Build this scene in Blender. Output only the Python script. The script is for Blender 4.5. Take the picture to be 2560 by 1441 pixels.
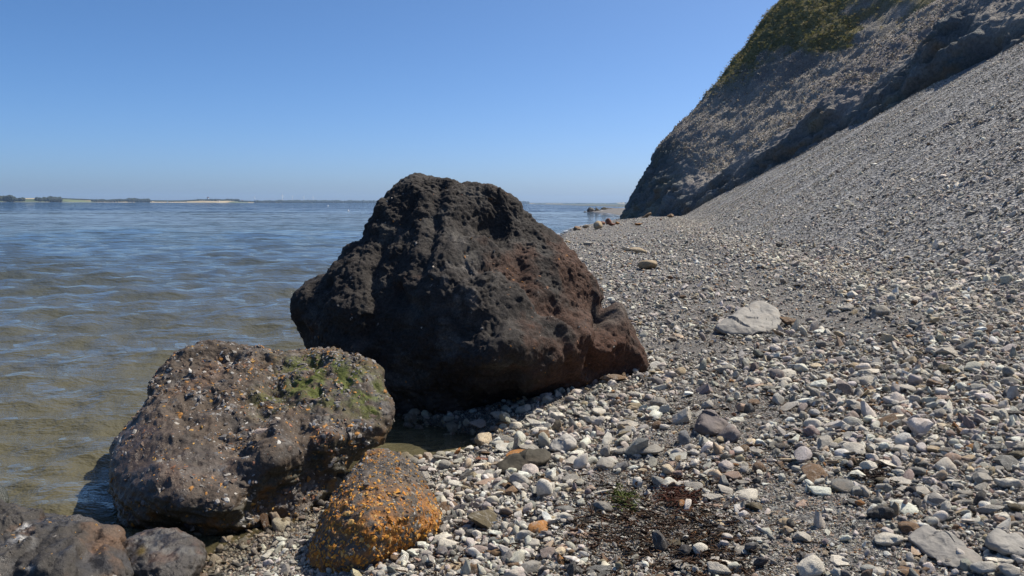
import bpy, bmesh, math, random
import numpy as np
from mathutils import Matrix, Vector

for _o in list(bpy.data.objects): bpy.data.objects.remove(_o)
sc = bpy.context.scene
COL = sc.collection

# ------------------------------------------------------------------ camera
CAMZ = 1.55
W, H, F = 2560.0, 1441.0, 1991.1
PITCH = math.atan((720.5 - 509.5) / F)
ROLL = 0.004
_f = np.array([0, math.cos(PITCH), -math.sin(PITCH)])
_r0 = np.array([1.0, 0, 0]); _u0 = np.array([0, math.sin(PITCH), math.cos(PITCH)])
_r = _r0 * math.cos(ROLL) + _u0 * math.sin(ROLL)
_u = _u0 * math.cos(ROLL) - _r0 * math.sin(ROLL)
CAM = np.array([0, 0, CAMZ])
cd = bpy.data.cameras.new('camera'); cd.sensor_width = 36.0; cd.lens = F / W * 36.0
cd.clip_start = 0.05; cd.clip_end = 40000
camo = bpy.data.objects.new('camera', cd); COL.objects.link(camo)
camo.matrix_world = Matrix(((_r[0], _u[0], -_f[0], 0), (_r[1], _u[1], -_f[1], 0), (_r[2], _u[2], -_f[2], CAMZ), (0, 0, 0, 1)))
sc.camera = camo

# ------------------------------------------------------------------ sky, sun, exposure
SUN_AZ, SUN_EL = 58.0, 54.5          # clockwise from the view direction, above the horizon
world = bpy.data.worlds.new("World"); sc.world = world; world.use_nodes = True
wn = world.node_tree.nodes; wl = world.node_tree.links
sky = wn.new('ShaderNodeTexSky'); sky.sky_type = 'NISHITA'; sky.sun_disc = False
sky.sun_elevation = math.radians(SUN_EL); sky.sun_rotation = math.radians(SUN_AZ)
sky.altitude = 0; sky.air_density = 0.5; sky.dust_density = 1.3; sky.ozone_density = 8.0
hsv = wn.new('ShaderNodeHueSaturation'); hsv.inputs['Saturation'].default_value = 1.1; hsv.inputs['Hue'].default_value = 0.4955
wl.new(sky.outputs[0], hsv.inputs['Color']); wl.new(hsv.outputs[0], wn['Background'].inputs[0]); wn['Background'].inputs[1].default_value = 0.126
sd = bpy.data.lights.new('sun', 'SUN'); sd.energy = 5.0; sd.angle = math.radians(0.53); sd.color = (1.0, 0.93, 0.81)
suno = bpy.data.objects.new('sun', sd); COL.objects.link(suno)
_sv = Vector((math.cos(math.radians(SUN_EL)) * math.sin(math.radians(SUN_AZ)), math.cos(math.radians(SUN_EL)) * math.cos(math.radians(SUN_AZ)), math.sin(math.radians(SUN_EL))))
suno.rotation_euler = _sv.to_track_quat('Z', 'Y').to_euler(); suno.location = _sv * 60
sc.view_settings.view_transform = 'Standard'; sc.view_settings.look = 'None'
sc.view_settings.exposure = 0.36; sc.view_settings.gamma = 1.0; sc.view_settings.use_curve_mapping = False
sc.render.engine = 'CYCLES'
sc.cycles.max_bounces = 6; sc.cycles.diffuse_bounces = 2; sc.cycles.glossy_bounces = 2; sc.cycles.transmission_bounces = 2
sc.cycles.transparent_max_bounces = 6; sc.cycles.volume_bounces = 0
sc.cycles.use_denoising = True; sc.cycles.denoiser = 'OPENIMAGEDENOISE'; sc.cycles.denoising_input_passes = 'RGB_ALBEDO_NORMAL'; sc.cycles.use_adaptive_sampling = False
sc.cycles.caustics_reflective = False; sc.cycles.caustics_refractive = False

# ------------------------------------------------------------------ numpy helpers
def _tables(seed):
    r = np.random.RandomState(seed)
    p = r.permutation(256); p = np.concatenate([p, p, p]).astype(np.int64)
    g = r.normal(size=(256, 3)); g /= np.linalg.norm(g, axis=1)[:, None]
    return p, g.astype(np.float32)
_TAB = {}
def perlin(P, seed=0):
    if seed not in _TAB: _TAB[seed] = _tables(seed)
    p, g = _TAB[seed]
    P = np.asarray(P, dtype=np.float32)
    i = np.floor(P).astype(np.int64); f = P - i; i &= 255
    w = f * f * f * (f * (f * 6 - 15) + 10)
    out = 0
    for dx in (0, 1):
        for dy in (0, 1):
            for dz in (0, 1):
                h = p[p[p[(i[:, 0] + dx) & 255] + ((i[:, 1] + dy) & 255)] + ((i[:, 2] + dz) & 255)]
                gr = g[h]
                d = gr[:, 0] * (f[:, 0] - dx) + gr[:, 1] * (f[:, 1] - dy) + gr[:, 2] * (f[:, 2] - dz)
                ww = (w[:, 0] if dx else 1 - w[:, 0]) * (w[:, 1] if dy else 1 - w[:, 1]) * (w[:, 2] if dz else 1 - w[:, 2])
                out = out + ww * d
    return out * 1.5
def fbm(P, octv=4, gain=0.5, seed=0, ridged=False):
    P = np.asarray(P, dtype=np.float32); a = 1.0; s = 0; t = 0
    for o in range(octv):
        n = perlin(P * (2.03 ** o) + 17.3 * o, seed + o)
        s = s + a * ((1 - 2 * np.abs(n)) if ridged else n); t += a; a *= gain
    return s / t
def worley(P, seed=0):
    """nearest distance and the random number of the nearest cell"""
    P = np.asarray(P, dtype=np.float32); i = np.floor(P).astype(np.int64)
    r = np.random.RandomState(seed); perm = r.permutation(256).astype(np.int64); perm = np.concatenate([perm] * 3)
    tab = r.rand(256, 4).astype(np.float32)
    best = np.full(len(P), 9.0, np.float32); cid = np.zeros(len(P), np.float32)
    for dx in (-1, 0, 1):
        for dy in (-1, 0, 1):
            for dz in (-1, 0, 1):
                c = i + np.array([dx, dy, dz]); m = c & 255
                h = perm[perm[perm[m[:, 0]] + m[:, 1]] + m[:, 2]]
                q = tab[h]
                d = np.sqrt(((c + q[:, :3] - P) ** 2).sum(1))
                k = d < best; best[k] = d[k]; cid[k] = q[k, 3]
    return best, cid
def lerp(a, b_, w): return a + (np.asarray(b_) - a) * w[:, None]
def facets(P, scale, amp, seed, hard=13.0):
    '''broken planes: each cell tilted its own way, so neighbours meet in edges'''
    P = np.asarray(P, dtype=np.float32) * scale; i = np.floor(P).astype(np.int64)
    r = np.random.RandomState(seed); perm = r.permutation(256).astype(np.int64); perm = np.concatenate([perm] * 3)
    tab = r.rand(256, 3).astype(np.float32); g = r.normal(size=(256, 3)).astype(np.float32); off = r.normal(size=256).astype(np.float32)
    ws = np.full(len(P), 1e-9, np.float32); out = np.zeros(len(P), np.float32)
    for dx in (-1, 0, 1):
        for dy in (-1, 0, 1):
            for dz in (-1, 0, 1):
                c = i + np.array([dx, dy, dz]); m = c & 255
                h = perm[perm[perm[m[:, 0]] + m[:, 1]] + m[:, 2]]
                q = P - (c + tab[h]); w = np.exp(-hard * (q * q).sum(1)); ws += w; out += w * ((q * g[h]).sum(1) + .2 * off[h])
    return out / ws * amp / scale
def sstep(a, b, x):
    t = np.clip((x - a) / (b - a), 0, 1); return t * t * (3 - 2 * t)
def interp_smooth(x, xp, fp, n=5):
    """piecewise linear, softened"""
    x = np.asarray(x, dtype=float); xp = np.array(xp, float)
    d = np.gradient(xp); w = np.interp(x, xp, d) * 0.35
    return sum(np.interp(x + k * w, xp, fp) for k in np.linspace(-1, 1, n)) / n

def ray(px, py):
    px = np.asarray(px, float); py = np.asarray(py, float)
    a = ((px - W / 2) / F)[..., None]; b = ((H / 2 - py) / F)[..., None]
    return _f + a * _r + b * _u
def at_y(px, py, y):
    d = ray(px, py); return CAM + d * (np.asarray(y, float) / d[..., 1])[..., None]
def to_px(P):
    q = np.asarray(P, float) - CAM; t = q @ _f
    return W / 2 + F * (q @ _r) / t, H / 2 - F * (q @ _u) / t

# ------------------------------------------------------------------ mesh helpers
def mesh_of(name, v, faces, smooth=True, attrs=None, mats=()):
    v = np.asarray(v, np.float32); faces = np.asarray(faces, np.int32); k = faces.shape[1] if len(faces) else 3
    me = bpy.data.meshes.new(name); me.vertices.add(len(v)); me.vertices.foreach_set('co', v.ravel())
    if len(faces):
        me.loops.add(faces.size); me.polygons.add(len(faces))
        me.loops.foreach_set('vertex_index', faces.ravel())
        me.polygons.foreach_set('loop_start', np.arange(0, faces.size, k, dtype=np.int32))
        me.polygons.foreach_set('use_smooth', np.full(len(faces), smooth, dtype=bool))
    for n, a in (attrs or {}).items():
        a = np.asarray(a, np.float32)
        if a.ndim == 1:
            t = me.attributes.new(n, 'FLOAT', 'POINT'); t.data.foreach_set('value', a)
        elif a.shape[1] == 3 and n in ('rot', 'scl'):
            t = me.attributes.new(n, 'FLOAT_VECTOR', 'POINT'); t.data.foreach_set('vector', a.ravel())
        else:
            if a.shape[1] == 3: a = np.concatenate([a, np.ones((len(a), 1), np.float32)], 1)
            t = me.attributes.new(n, 'FLOAT_COLOR', 'POINT'); t.data.foreach_set('color', a.ravel())
    for m in mats: me.materials.append(m)
    me.update(calc_edges=True)
    return me
def obj(name, me, parent=None, loc=None):
    o = bpy.data.objects.new(name, me); COL.objects.link(o)
    if parent is not None: o.parent = parent
    if loc is not None: o.location = loc
    return o
def tag(o, label=None, cat=None, group=None, kind=None):
    if label: o['label'] = label
    if cat: o['category'] = cat
    if group: o['group'] = group
    if kind: o['kind'] = kind
    return o
def empty(name, loc): 
    o = bpy.data.objects.new(name, None); o.empty_display_size = .1; COL.objects.link(o); o.location = loc; return o
_ICO = {}
def ico(sub):
    if sub not in _ICO:
        bm = bmesh.new(); bmesh.ops.create_icosphere(bm, subdivisions=sub, radius=1.0)
        v = np.array([x.co[:] for x in bm.verts]); f = np.array([[y.index for y in x.verts] for x in bm.faces]); bm.free()
        v /= np.linalg.norm(v, axis=1)[:, None]; _ICO[sub] = (v, f)
    return _ICO[sub]
def vnormals(v, f):
    n = np.cross(v[f[:, 1]] - v[f[:, 0]], v[f[:, 2]] - v[f[:, 0]])
    out = np.zeros_like(v)
    for k in range(f.shape[1]):
        for c in range(3): out[:, c] += np.bincount(f[:, k], n[:, c], len(v))
    return out / np.maximum(np.linalg.norm(out, axis=1), 1e-12)[:, None]
def grid_faces(nr, nc):
    a = np.arange(nr * nc).reshape(nr, nc)
    return np.stack([a[:-1, :-1], a[:-1, 1:], a[1:, 1:], a[1:, :-1]], -1).reshape(-1, 4)
def euler_mats(e):
    cx, cy, cz = np.cos(e).T; sx, sy, sz = np.sin(e).T
    R = np.empty((len(e), 3, 3))
    R[:, 0, 0] = cy * cz; R[:, 0, 1] = sx * sy * cz - cx * sz; R[:, 0, 2] = cx * sy * cz + sx * sz
    R[:, 1, 0] = cy * sz; R[:, 1, 1] = sx * sy * sz + cx * cz; R[:, 1, 2] = cx * sy * sz - sx * cz
    R[:, 2, 0] = -sy; R[:, 2, 1] = sx * cy; R[:, 2, 2] = cx * cy
    return R

# ------------------------------------------------------------------ materials
def newmat(name):
    m = bpy.data.materials.new(name); m.use_nodes = True
    nt = m.node_tree; b = nt.nodes['Principled BSDF']; return m, nt, b
class NT:
    def __init__(s, nt): s.n = nt.nodes; s.l = nt.links
    def node(s, t, **kw):
        x = s.n.new(t)
        for k, v in kw.items(): setattr(x, k, v)
        return x
    def set(s, sock, v):
        if hasattr(v, 'is_output') or isinstance(v, bpy.types.NodeSocket): s.l.new(v, sock)
        else: sock.default_value = v
    def coords(s): return s.node('ShaderNodeTexCoord').outputs['Object']
    def attr(s, name, out='Color', typ='GEOMETRY'): return s.node('ShaderNodeAttribute', attribute_name=name, attribute_type=typ).outputs[out]
    def noise(s, vec, scale, detail=4, rough=.55, out='Fac', dist=0):
        x = s.node('ShaderNodeTexNoise'); s.l.new(vec, x.inputs['Vector']); x.inputs['Scale'].default_value = scale
        x.inputs['Detail'].default_value = detail; x.inputs['Roughness'].default_value = rough; x.inputs['Distortion'].default_value = dist
        return x.outputs[out]
    def voro(s, vec, scale, out='Distance', feature='F1'):
        x = s.node('ShaderNodeTexVoronoi', feature=feature); s.l.new(vec, x.inputs['Vector']); x.inputs['Scale'].default_value = scale
        return x.outputs[out]
    def mapr(s, v, a, b, c=0, d=1):
        x = s.node('ShaderNodeMapRange'); s.set(x.inputs[0], v)
        for i, q in enumerate((a, b, c, d)): s.set(x.inputs[i + 1], q)
        return x.outputs[0]
    def math(s, op, a, b=0.0):
        x = s.node('ShaderNodeMath', operation=op); s.set(x.inputs[0], a); s.set(x.inputs[1], b); return x.outputs[0]
    def mix(s, fac, a, b, mode='MIX'):
        x = s.node('ShaderNodeMix', data_type='RGBA', blend_type=mode)
        s.set(x.inputs[0], fac)
        for i, q in ((6, a), (7, b)): s.set(x.inputs[i], (*q, 1) if isinstance(q, tuple) and len(q) == 3 else q)
        return x.outputs[2]
    def ramp(s, fac, stops, interp='LINEAR'):
        x = s.node('ShaderNodeValToRGB'); r = x.color_ramp; r.interpolation = interp; s.set(x.inputs[0], fac)
        while len(r.elements) < len(stops): r.elements.new(0.5)
        for e, (p, c) in zip(r.elements, stops): e.position = p; e.color = (*c, 1) if len(c) == 3 else c
        return x.outputs[0]
    def bump(s, h, strength, dist, normal=None):
        x = s.node('ShaderNodeBump'); s.set(x.inputs['Height'], h); x.inputs['Strength'].default_value = strength; x.inputs['Distance'].default_value = dist
        if normal is not None: s.l.new(normal, x.inputs['Normal'])
        return x.outputs[0]

def stone_material(name, source):
    """source: 'OBJECT' = object colour, 'INSTANCER' = colour carried by each scattered stone, 'GEOMETRY' = colour of the mesh points"""
    m, nt, b = newmat(name); t = NT(nt); co = t.coords()
    if source == 'OBJECT': c = t.node('ShaderNodeObjectInfo').outputs['Color']; rnd = t.node('ShaderNodeObjectInfo').outputs['Random']
    elif source == 'INSTANCER': c = t.attr('col', typ='INSTANCER'); rnd = t.node('ShaderNodeObjectInfo').outputs['Random']
    else: c = t.attr('col'); rnd = None
    if rnd is not None:
        v = t.node('ShaderNodeVectorMath', operation='ADD'); t.l.new(co, v.inputs[0])
        t.l.new(t.math('MULTIPLY', rnd, 91.0), v.inputs[1]); co2 = v.outputs[0]
    else: co2 = co
    if source == 'GEOMETRY':
        nb = t.noise(co2, 120, 3); f = t.mapr(nb, .3, .7, .8, 1.2)
        c = t.mix(1.0, c, f, 'MULTIPLY'); h = nb; t.l.new(t.bump(h, .4, .004), b.inputs['Normal'])
    else:
        n1 = t.noise(co2, 3.0, 5, .62); n2 = t.noise(co2, 16, 4, .6); n3 = t.noise(co2, 60, 2, .6)
        c = t.mix(1.0, c, t.mapr(n1, .28, .72, .72, 1.25), 'MULTIPLY')
        c = t.mix(1.0, c, t.mapr(n2, .3, .7, .82, 1.16), 'MULTIPLY')
        # pale crust or chalky blotches on part of the stones, warm stain on others
        blot = t.mapr(t.noise(co2, 2.2, 4, .6, dist=.6), .56, .66)
        c = t.mix(t.math('MULTIPLY', blot, .35), c, (.45, .43, .39))
        warm = t.mapr(t.noise(co2, 1.5, 3, .5), .58, .75)
        c = t.mix(t.math('MULTIPLY', warm, .4), c, (.26, .17, .09))
        vein = t.mapr(t.math('ABSOLUTE', t.math('SUBTRACT', t.noise(co2, 1.7, 2, .5, dist=1.2), .5)), 0, .018, .35, 0)
        c = t.mix(vein, c, (.5, .48, .44))
        h = t.math('ADD', t.math('MULTIPLY', n2, .7), t.math('MULTIPLY', n3, .35))
        t.l.new(t.bump(h, .55, .05), b.inputs['Normal'])
    t.l.new(c, b.inputs['Base Color']); b.inputs['Roughness'].default_value = .78; b.inputs['Specular IOR Level'].default_value = .35
    return m
M_STONE = stone_material('stone', 'OBJECT')
M_PEB = stone_material('pebble', 'INSTANCER')
M_CLAST = stone_material('clast', 'GEOMETRY')

def rock_material(name, fine=70.0, bump=.5, gritty=.25):
    m, nt, b = newmat(name); t = NT(nt); co = t.coords()
    c = t.attr('col'); wet = t.attr('wet', 'Fac')
    g1 = t.noise(co, fine, 5, .7); g2 = t.noise(co, fine * 3.2, 3, .65)
    c = t.mix(1.0, c, t.mapr(g1, .3, .7, 1 - gritty * 1.6, 1 + gritty * 1.6), 'MULTIPLY')
    c = t.mix(1.0, c, t.mapr(g2, .3, .7, 1 - gritty, 1 + gritty), 'MULTIPLY')
    spk = t.mapr(t.voro(co, fine * 2.0), .06, .16, 1, 0)
    spm = t.mapr(t.noise(co, 9, 3), .52, .62)
    c = t.mix(t.math('MULTIPLY', t.math('MULTIPLY', spk, spm), .55), c, (.30, .27, .23))
    t.l.new(c, b.inputs['Base Color'])
    h = t.math('ADD', t.math('MULTIPLY', g1, .8), t.math('MULTIPLY', g2, .4))
    pit = t.mapr(t.voro(co, fine * .55), .0, .32, 0, 1)
    h = t.math('ADD', h, t.math('MULTIPLY', pit, .45))
    t.l.new(t.bump(h, bump, .012), b.inputs['Normal'])
    t.l.new(t.mapr(wet, 0, 1, .82, .28), b.inputs['Roughness'])
    t.l.new(t.mapr(wet, 0, 1, .3, .55), b.inputs['Specular IOR Level'])
    return m

# ------------------------------------------------------------------ the shape of the ground
SH_Y = [-6, 2, 3.4, 4.6, 5.4, 7, 12, 25, 42, 55, 66, 75, 83, 100, 140, 156, 172, 186, 230, 400]
SH_X = [-2.0, -1.7, -1.42, -1.0, -.75, -.40, 0, 1.2, 2.6, 4.6, 7.2, 9.4, 11.0, 14.2, 16.2, 15.0, 15.6, 21, 60, 300]
TOE_Y = [-8, 8, 20, 30, 42, 58, 64, 72, 90]
TOE_X = [4.4, 5.0, 6.2, 7.4, 9.5, 12.0, 15, 30, 60]
def shore_x(y): return interp_smooth(y, SH_Y, SH_X, 7)
def toe_x(y): return interp_smooth(y, TOE_Y, TOE_X, 5)
POOL = (-.50, 5.02)
def ground(x, y, fine=True):
    x = np.asarray(x, float); y = np.asarray(y, float)
    P = np.stack([x, y, np.zeros_like(x)], -1).reshape(-1, 3)
    wob = fbm(P * .35, 3, seed=3).reshape(x.shape)
    s = x - shore_x(y) + wob * .35
    b = interp_smooth(s, [-60, -30, -8, -3, -1, 0, .5, 1.5, 3, 4.2, 5.5, 8, 14], [-4, -2.4, -1.1, -.5, -.18, 0, .07, .21, .38, .53, .60, .72, .85], 5)
    b = b + .07 * np.exp(-((s - 4.15 + wob * .5) / .4) ** 2) * sstep(5, 9, y)
    b = b - .14 * np.exp(-(((x - POOL[0]) / .42) ** 2 + ((y - POOL[1]) / .34) ** 2))
    r = x - toe_x(y)
    rl = fbm(np.stack([x * .08 + y * .5, y * .06 - x * .02, x * 0], -1).reshape(-1, 3), 3, seed=8).reshape(x.shape)
    z2 = .60 + .60 * r + (rl * .55 + wob * .15) * sstep(0, 4, r)
    z2 = np.minimum(z2, 26)
    k = .22; h = np.clip(.5 + .5 * (z2 - b) / k, 0, 1); z = b * (1 - h) + z2 * h + k * h * (1 - h)
    if fine:
        z = z + .022 * fbm(P * 1.5, 3, seed=5).reshape(x.shape) + .010 * fbm(P * 6, 2, seed=6).reshape(x.shape)
    return z
def at(px, py):
    d = ray(px, py); t = np.linspace(1.5, 200, 4000) ** 1.0
    t = np.exp(np.linspace(math.log(1.5), math.log(220), 5000))
    P = CAM + d[None] * t[:, None]; g = np.maximum(ground(P[:, 0], P[:, 1], False), 0 if False else -9)
    k = np.argmax(P[:, 2] < g); return P[k] if k else P[-1]

_rows = 300; _c = 300
yy = 3.4 * np.exp(np.linspace(math.log(.35), math.log(100), _rows)) - 2.2
tt = np.linspace(0, 1, _c)
lo = np.minimum(shore_x(yy), 16) - 4.0 - .16 * np.maximum(yy, 0); hi = np.minimum(6.5 + .72 * np.maximum(yy, 0), 62)
hi = np.maximum(hi, lo + 12)
X = lo[:, None] + (hi - lo)[:, None] * tt[None]; Y = np.repeat(yy[:, None], _c, 1)
Z = ground(X, Y)
gv = np.stack([X, Y, Z], -1).reshape(-1, 3)
m_ground, nt, b = newmat('gravel ground'); t = NT(nt); co = t.coords()
v1 = t.voro(co, 130, 'Color'); v2 = t.voro(co, 45, 'Color'); d1 = t.voro(co, 130); d2 = t.voro(co, 45)
sep = t.node('ShaderNodeSeparateColor'); t.l.new(v1, sep.inputs[0]); sep2 = t.node('ShaderNodeSeparateColor'); t.l.new(v2, sep2.inputs[0])
PALSTOPS = [(0, (.045, .042, .04)), (.22, (.09, .085, .08)), (.5, (.15, .145, .135)), (.68, (.22, .215, .2)), (.80, (.15, .105, .07)), (.88, (.2, .15, .115)), (.95, (.38, .37, .35))]
c1 = t.ramp(sep.outputs[0], PALSTOPS, 'CONSTANT'); c2 = t.ramp(sep2.outputs[1], PALSTOPS, 'CONSTANT')
patch = t.mapr(t.noise(co, 1.1, 4), .42, .58)
c = t.mix(patch, c1, c2)
sep3 = t.node('ShaderNodeSeparateColor'); t.l.new(t.voro(co, 17, 'Color'), sep3.inputs[0]); d3 = t.voro(co, 17)
c3 = t.ramp(sep3.outputs[0], [(0, (.10, .098, .095)), (.25, (.2, .195, .19)), (.55, (.30, .29, .28)), (.85, (.42, .41, .39))], 'CONSTANT')
scr = t.attr('scree', 'Fac'); c = t.mix(scr, c, c3)
c = t.mix(1.0, c, t.mapr(t.noise(co, 2.5, 5), .3, .7, .75, 1.15), 'MULTIPLY')
wetg = t.attr('wet', 'Fac'); c = t.mix(t.math('MULTIPLY', wetg, .65), c, (.05, .038, .022))
t.l.new(c, b.inputs['Base Color'])
h = t.math('ADD', t.math('MULTIPLY', d1, .5), d2); h = t.math('ADD', h, t.math('MULTIPLY', scr, t.math('MULTIPLY', d3, 5.0)))
t.l.new(t.bump(h, 1.0, .012), b.inputs['Normal']); t.l.new(t.mapr(wetg, 0, 1, .9, .35), b.inputs['Roughness'])
wet = 1 - sstep(.0, .07, gv[:, 2])
beach = obj('beach', mesh_of('beach', gv, grid_faces(_rows, _c), True, {'wet': wet, 'scree': sstep(-.8, .6, gv[:, 0] - toe_x(gv[:, 1])) * .9 + .1 * sstep(10, 30, gv[:, 1])}, [m_ground])); tag(beach, 'grey pebble beach rising into a loose scree slope', kind='structure')

# ------------------------------------------------------------------ sea
_rows = 700; _c = 400
rr = np.exp(np.linspace(math.log(2.0), math.log(14000), _rows)); aa = np.radians(np.linspace(-46, 16, _c))
X = rr[:, None] * np.sin(aa)[None]; Y = rr[:, None] * np.cos(aa)[None] - .8
rs = np.random.RandomState(4); Z = np.zeros_like(X); sp = rr * .0128
for k in range(60):
    lam = math.exp(rs.uniform(math.log(.14), math.log(1.7))); th = math.radians(-70 + rs.normal() * 33)
    amp = .0115 * lam ** .9 * rs.uniform(.5, 1.3) / (1 + .25 * lam); kk = 2 * math.pi / lam
    fade = sstep(1.6, 3.2, lam / sp)
    ph = kk * (X * math.cos(th) + Y * math.sin(th)) + rs.uniform(0, 6.28) + .8 * fbm(np.stack([X.ravel() * .3, Y.ravel() * .3, X.ravel() * 0 + k], -1), 1, seed=9).reshape(X.shape)
    Z += amp * fade[:, None] * (np.exp(1.1 * (np.sin(ph) - 1)) * 2 - .9)
gz = ground(X, Y, False)
shelter = sstep(-.02, -.22, gz); Z *= .2 + .8 * shelter
Z = np.where(gz > -.1, np.minimum(Z, .012), Z)
dep = np.clip(-gz, 0, 5)
P2 = np.stack([X.ravel() * .012, Y.ravel() * .02, X.ravel() * 0], -1)
edge = fbm(P2, 3, seed=12).reshape(X.shape)
turb = 1 - sstep(-.5, .9, (np.hypot(X, Y) - 135) / 60 + edge * 1.2)
near = np.exp(-np.hypot(X, Y) / 14)
fo = fbm(np.stack([X.ravel() * 2.2, Y.ravel() * .9, X.ravel() * 0], -1), 3, seed=31).reshape(X.shape)
foam = sstep(.05, .0, np.abs(gz + .02 + .03 * edge)) * sstep(-.1, .2, fo) * sstep(22, 34, Y)
m_water, nt, b = newmat('sea water'); t = NT(nt); co = t.coords()
c = t.mix(t.attr('turb', 'Fac'), (.004, .034, .092), (.046, .060, .060))
c = t.mix(t.attr('near', 'Fac'), c, (.122, .100, .045))
fm = t.attr('foam', 'Fac'); c = t.mix(fm, c, (.7, .72, .74))
t.l.new(c, b.inputs['Base Color']); b.inputs['IOR'].default_value = 1.33; t.l.new(t.mapr(t.attr('chop', 'Fac'), .3, 2.2, .5, .13), b.inputs['Specular IOR Level'])
t.l.new(t.mapr(fm, 0, 1, .045, .6), b.inputs['Roughness'])
mp = t.node('ShaderNodeMapping'); t.l.new(co, mp.inputs[0]); mp.inputs['Rotation'].default_value = (0, 0, math.radians(-14)); mp.inputs['Scale'].default_value = (.6, 1, 1)
w1 = t.noise(mp.outputs[0], 8.0, 4, .6); w2 = t.noise(mp.outputs[0], .9, 3, .6); w3 = t.noise(mp.outputs[0], .07, 4, .65)
h = t.math('ADD', t.math('MULTIPLY', w1, .5), t.math('MULTIPLY', w2, 2.2)); h = t.math('ADD', h, t.math('MULTIPLY', w3, 9))
bn = t.bump(h, .8, .15)
def vm(op, a, b_):
    x = t.node('ShaderNodeVectorMath', operation=op); t.set(x.inputs[0], a); t.set(x.inputs[1], b_); return x.outputs[0]
ch = vm('ADD', vm('MULTIPLY', vm('SUBTRACT', t.noise(mp.outputs[0], 1.5, 3, .6, 'Color'), (.5, .5, .5)), (2.4, 3.4, 0)), vm('MULTIPLY', vm('SUBTRACT', t.noise(mp.outputs[0], .12, 4, .6, 'Color'), (.5, .5, .5)), (1.3, 1.9, 0)))
ch = vm('MULTIPLY', ch, t.attr('chop'))
t.l.new(vm('NORMALIZE', vm('ADD', bn, ch), (0, 0, 0)), b.inputs['Normal'])
tr = t.node('ShaderNodeBsdfTransparent'); tr.inputs[0].default_value = (.80, .74, .60, 1)
mx = t.node('ShaderNodeMixShader'); out = nt.nodes['Material Output']
t.l.new(t.attr('murk', 'Fac'), mx.inputs[0]); t.l.new(tr.outputs[0], mx.inputs[1]); t.l.new(b.outputs[0], mx.inputs[2]); t.l.new(mx.outputs[0], out.inputs[0])
murk = np.clip(.16 + 1 - np.exp(-dep * 24), 0, 1); murk = np.maximum(murk, foam)
sea = obj('sea', mesh_of('sea', np.stack([X, Y, Z], -1).reshape(-1, 3), grid_faces(_rows, _c)[:, ::-1], True,
    {'turb': turb.ravel(), 'near': near.ravel(), 'foam': foam.ravel(), 'murk': murk.ravel(), 'chop': np.repeat((sstep(8, 70, np.hypot(X, Y)) * (.55 + 1.7 * sstep(60, 200, np.hypot(X, Y)))).reshape(-1, 1), 3, 1)}, [m_water])); tag(sea, 'rippled sea, muddy brown inshore and blue far out', kind='structure')

# ------------------------------------------------------------------ cliff headland
BASE = np.array([(24, 2), (22.5, 12), (20.6, 22), (19.3, 30), (18.0, 42), (15.2, 50.5), (12.6, 58), (11.2, 66), (10.2, 75), (10.9, 80), (13.5, 87), (20, 96), (34, 110), (62, 130)], float)
TOP = np.array([(66, -4), (64, 12), (61, 22), (59, 32), (56, 44), (53, 53), (50, 60), (48, 68), (46.5, 76), (46.5, 80), (48, 85), (51, 92), (64, 104), (88, 122)], float)
SS = np.array([0, 8, 17, 26, 38, 47, 56, 64, 73, 79, 86, 97, 115, 150], float)
ns, npf = 480, 250
q = np.unique(np.concatenate([np.linspace(0, 26, 60), np.linspace(26, 80, ns - 140), np.linspace(80, 150, 80)])); ns = len(q)
bx = np.stack([interp_smooth(q, SS, BASE[:, 0], 7), interp_smooth(q, SS, BASE[:, 1], 7)], -1)
tx = np.stack([interp_smooth(q, SS, TOP[:, 0], 7), interp_smooth(q, SS, TOP[:, 1], 7)], -1)
NOSE_R = [-.6, 0, 1.85, 3.7, 6.4, 9, 12.4, 14.7, 20, 36, 60]; NOSE_Z = [-2.5, 0, 4.3, 7.3, 9.9, 12.9, 17.8, 20.5, 25, 33, 40]
BAND_R = [-.8, 0, 1.2, 2.0, 5, 10, 20, 40, 60]; BAND_Z = [-2.5, 0, 2.1, 3.1, 5.5, 9.4, 17.2, 33, 46]
u = np.linspace(0, 1, npf); rr = np.concatenate([np.linspace(-.6, 4, 90), np.linspace(4, 16, 100)[1:], np.linspace(16, 46, 62)[1:]]); npf = len(rr)
zn = interp_smooth(rr, NOSE_R, NOSE_Z, 5); zb = interp_smooth(rr, BAND_R, BAND_Z, 5)
wn_ = sstep(58, 72, q)
L = tx - bx; Ln = np.linalg.norm(L, axis=1); L /= Ln[:, None]
XY = bx[:, None, :] + L[:, None, :] * rr[None, :, None]
gb = np.clip(ground(bx[:, 0], bx[:, 1], False), -.3, 20)
ZZ = gb[:, None] - .15 + zb[None] * (1 - wn_[:, None]) + zn[None] * wn_[:, None]
# uneven band height and buttresses
bw = fbm(np.stack([q * .13, q * 0, q * 0], -1), 3, seed=21)
ZZ += (bw[:, None] * 2.2 + .3 * np.exp(-((q - 43) / 2.6) ** 2)[:, None]) * sstep(0, 2.5, rr)[None] * (1 - wn_[:, None])
cv = np.concatenate([XY, ZZ[..., None]], -1).reshape(-1, 3); cf = grid_faces(ns, npf)[:, ::-1]
n = vnormals(cv, cf[:, :3])
if n[:, 2].mean() < 0: n = -n; cf = cf[:, ::-1]
Q = np.repeat(q, npf); R = np.tile(rr, ns)
rill = fbm(np.stack([Q * .9, R * .12, R * 0], -1), 4, seed=23, ridged=True)
steep = sstep(.70, .50, n[:, 2])
strata = fbm(np.stack([cv[:, 0] * .1, cv[:, 1] * .1, (cv[:, 2] + .35 * cv[:, 1]) * 1.7], -1), 3, seed=25)
big = fbm(cv * .16, 3, seed=26); med = fbm(cv * .7, 4, .55, seed=27); fin = fbm(cv * 2.6, 3, .6, seed=28)
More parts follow.
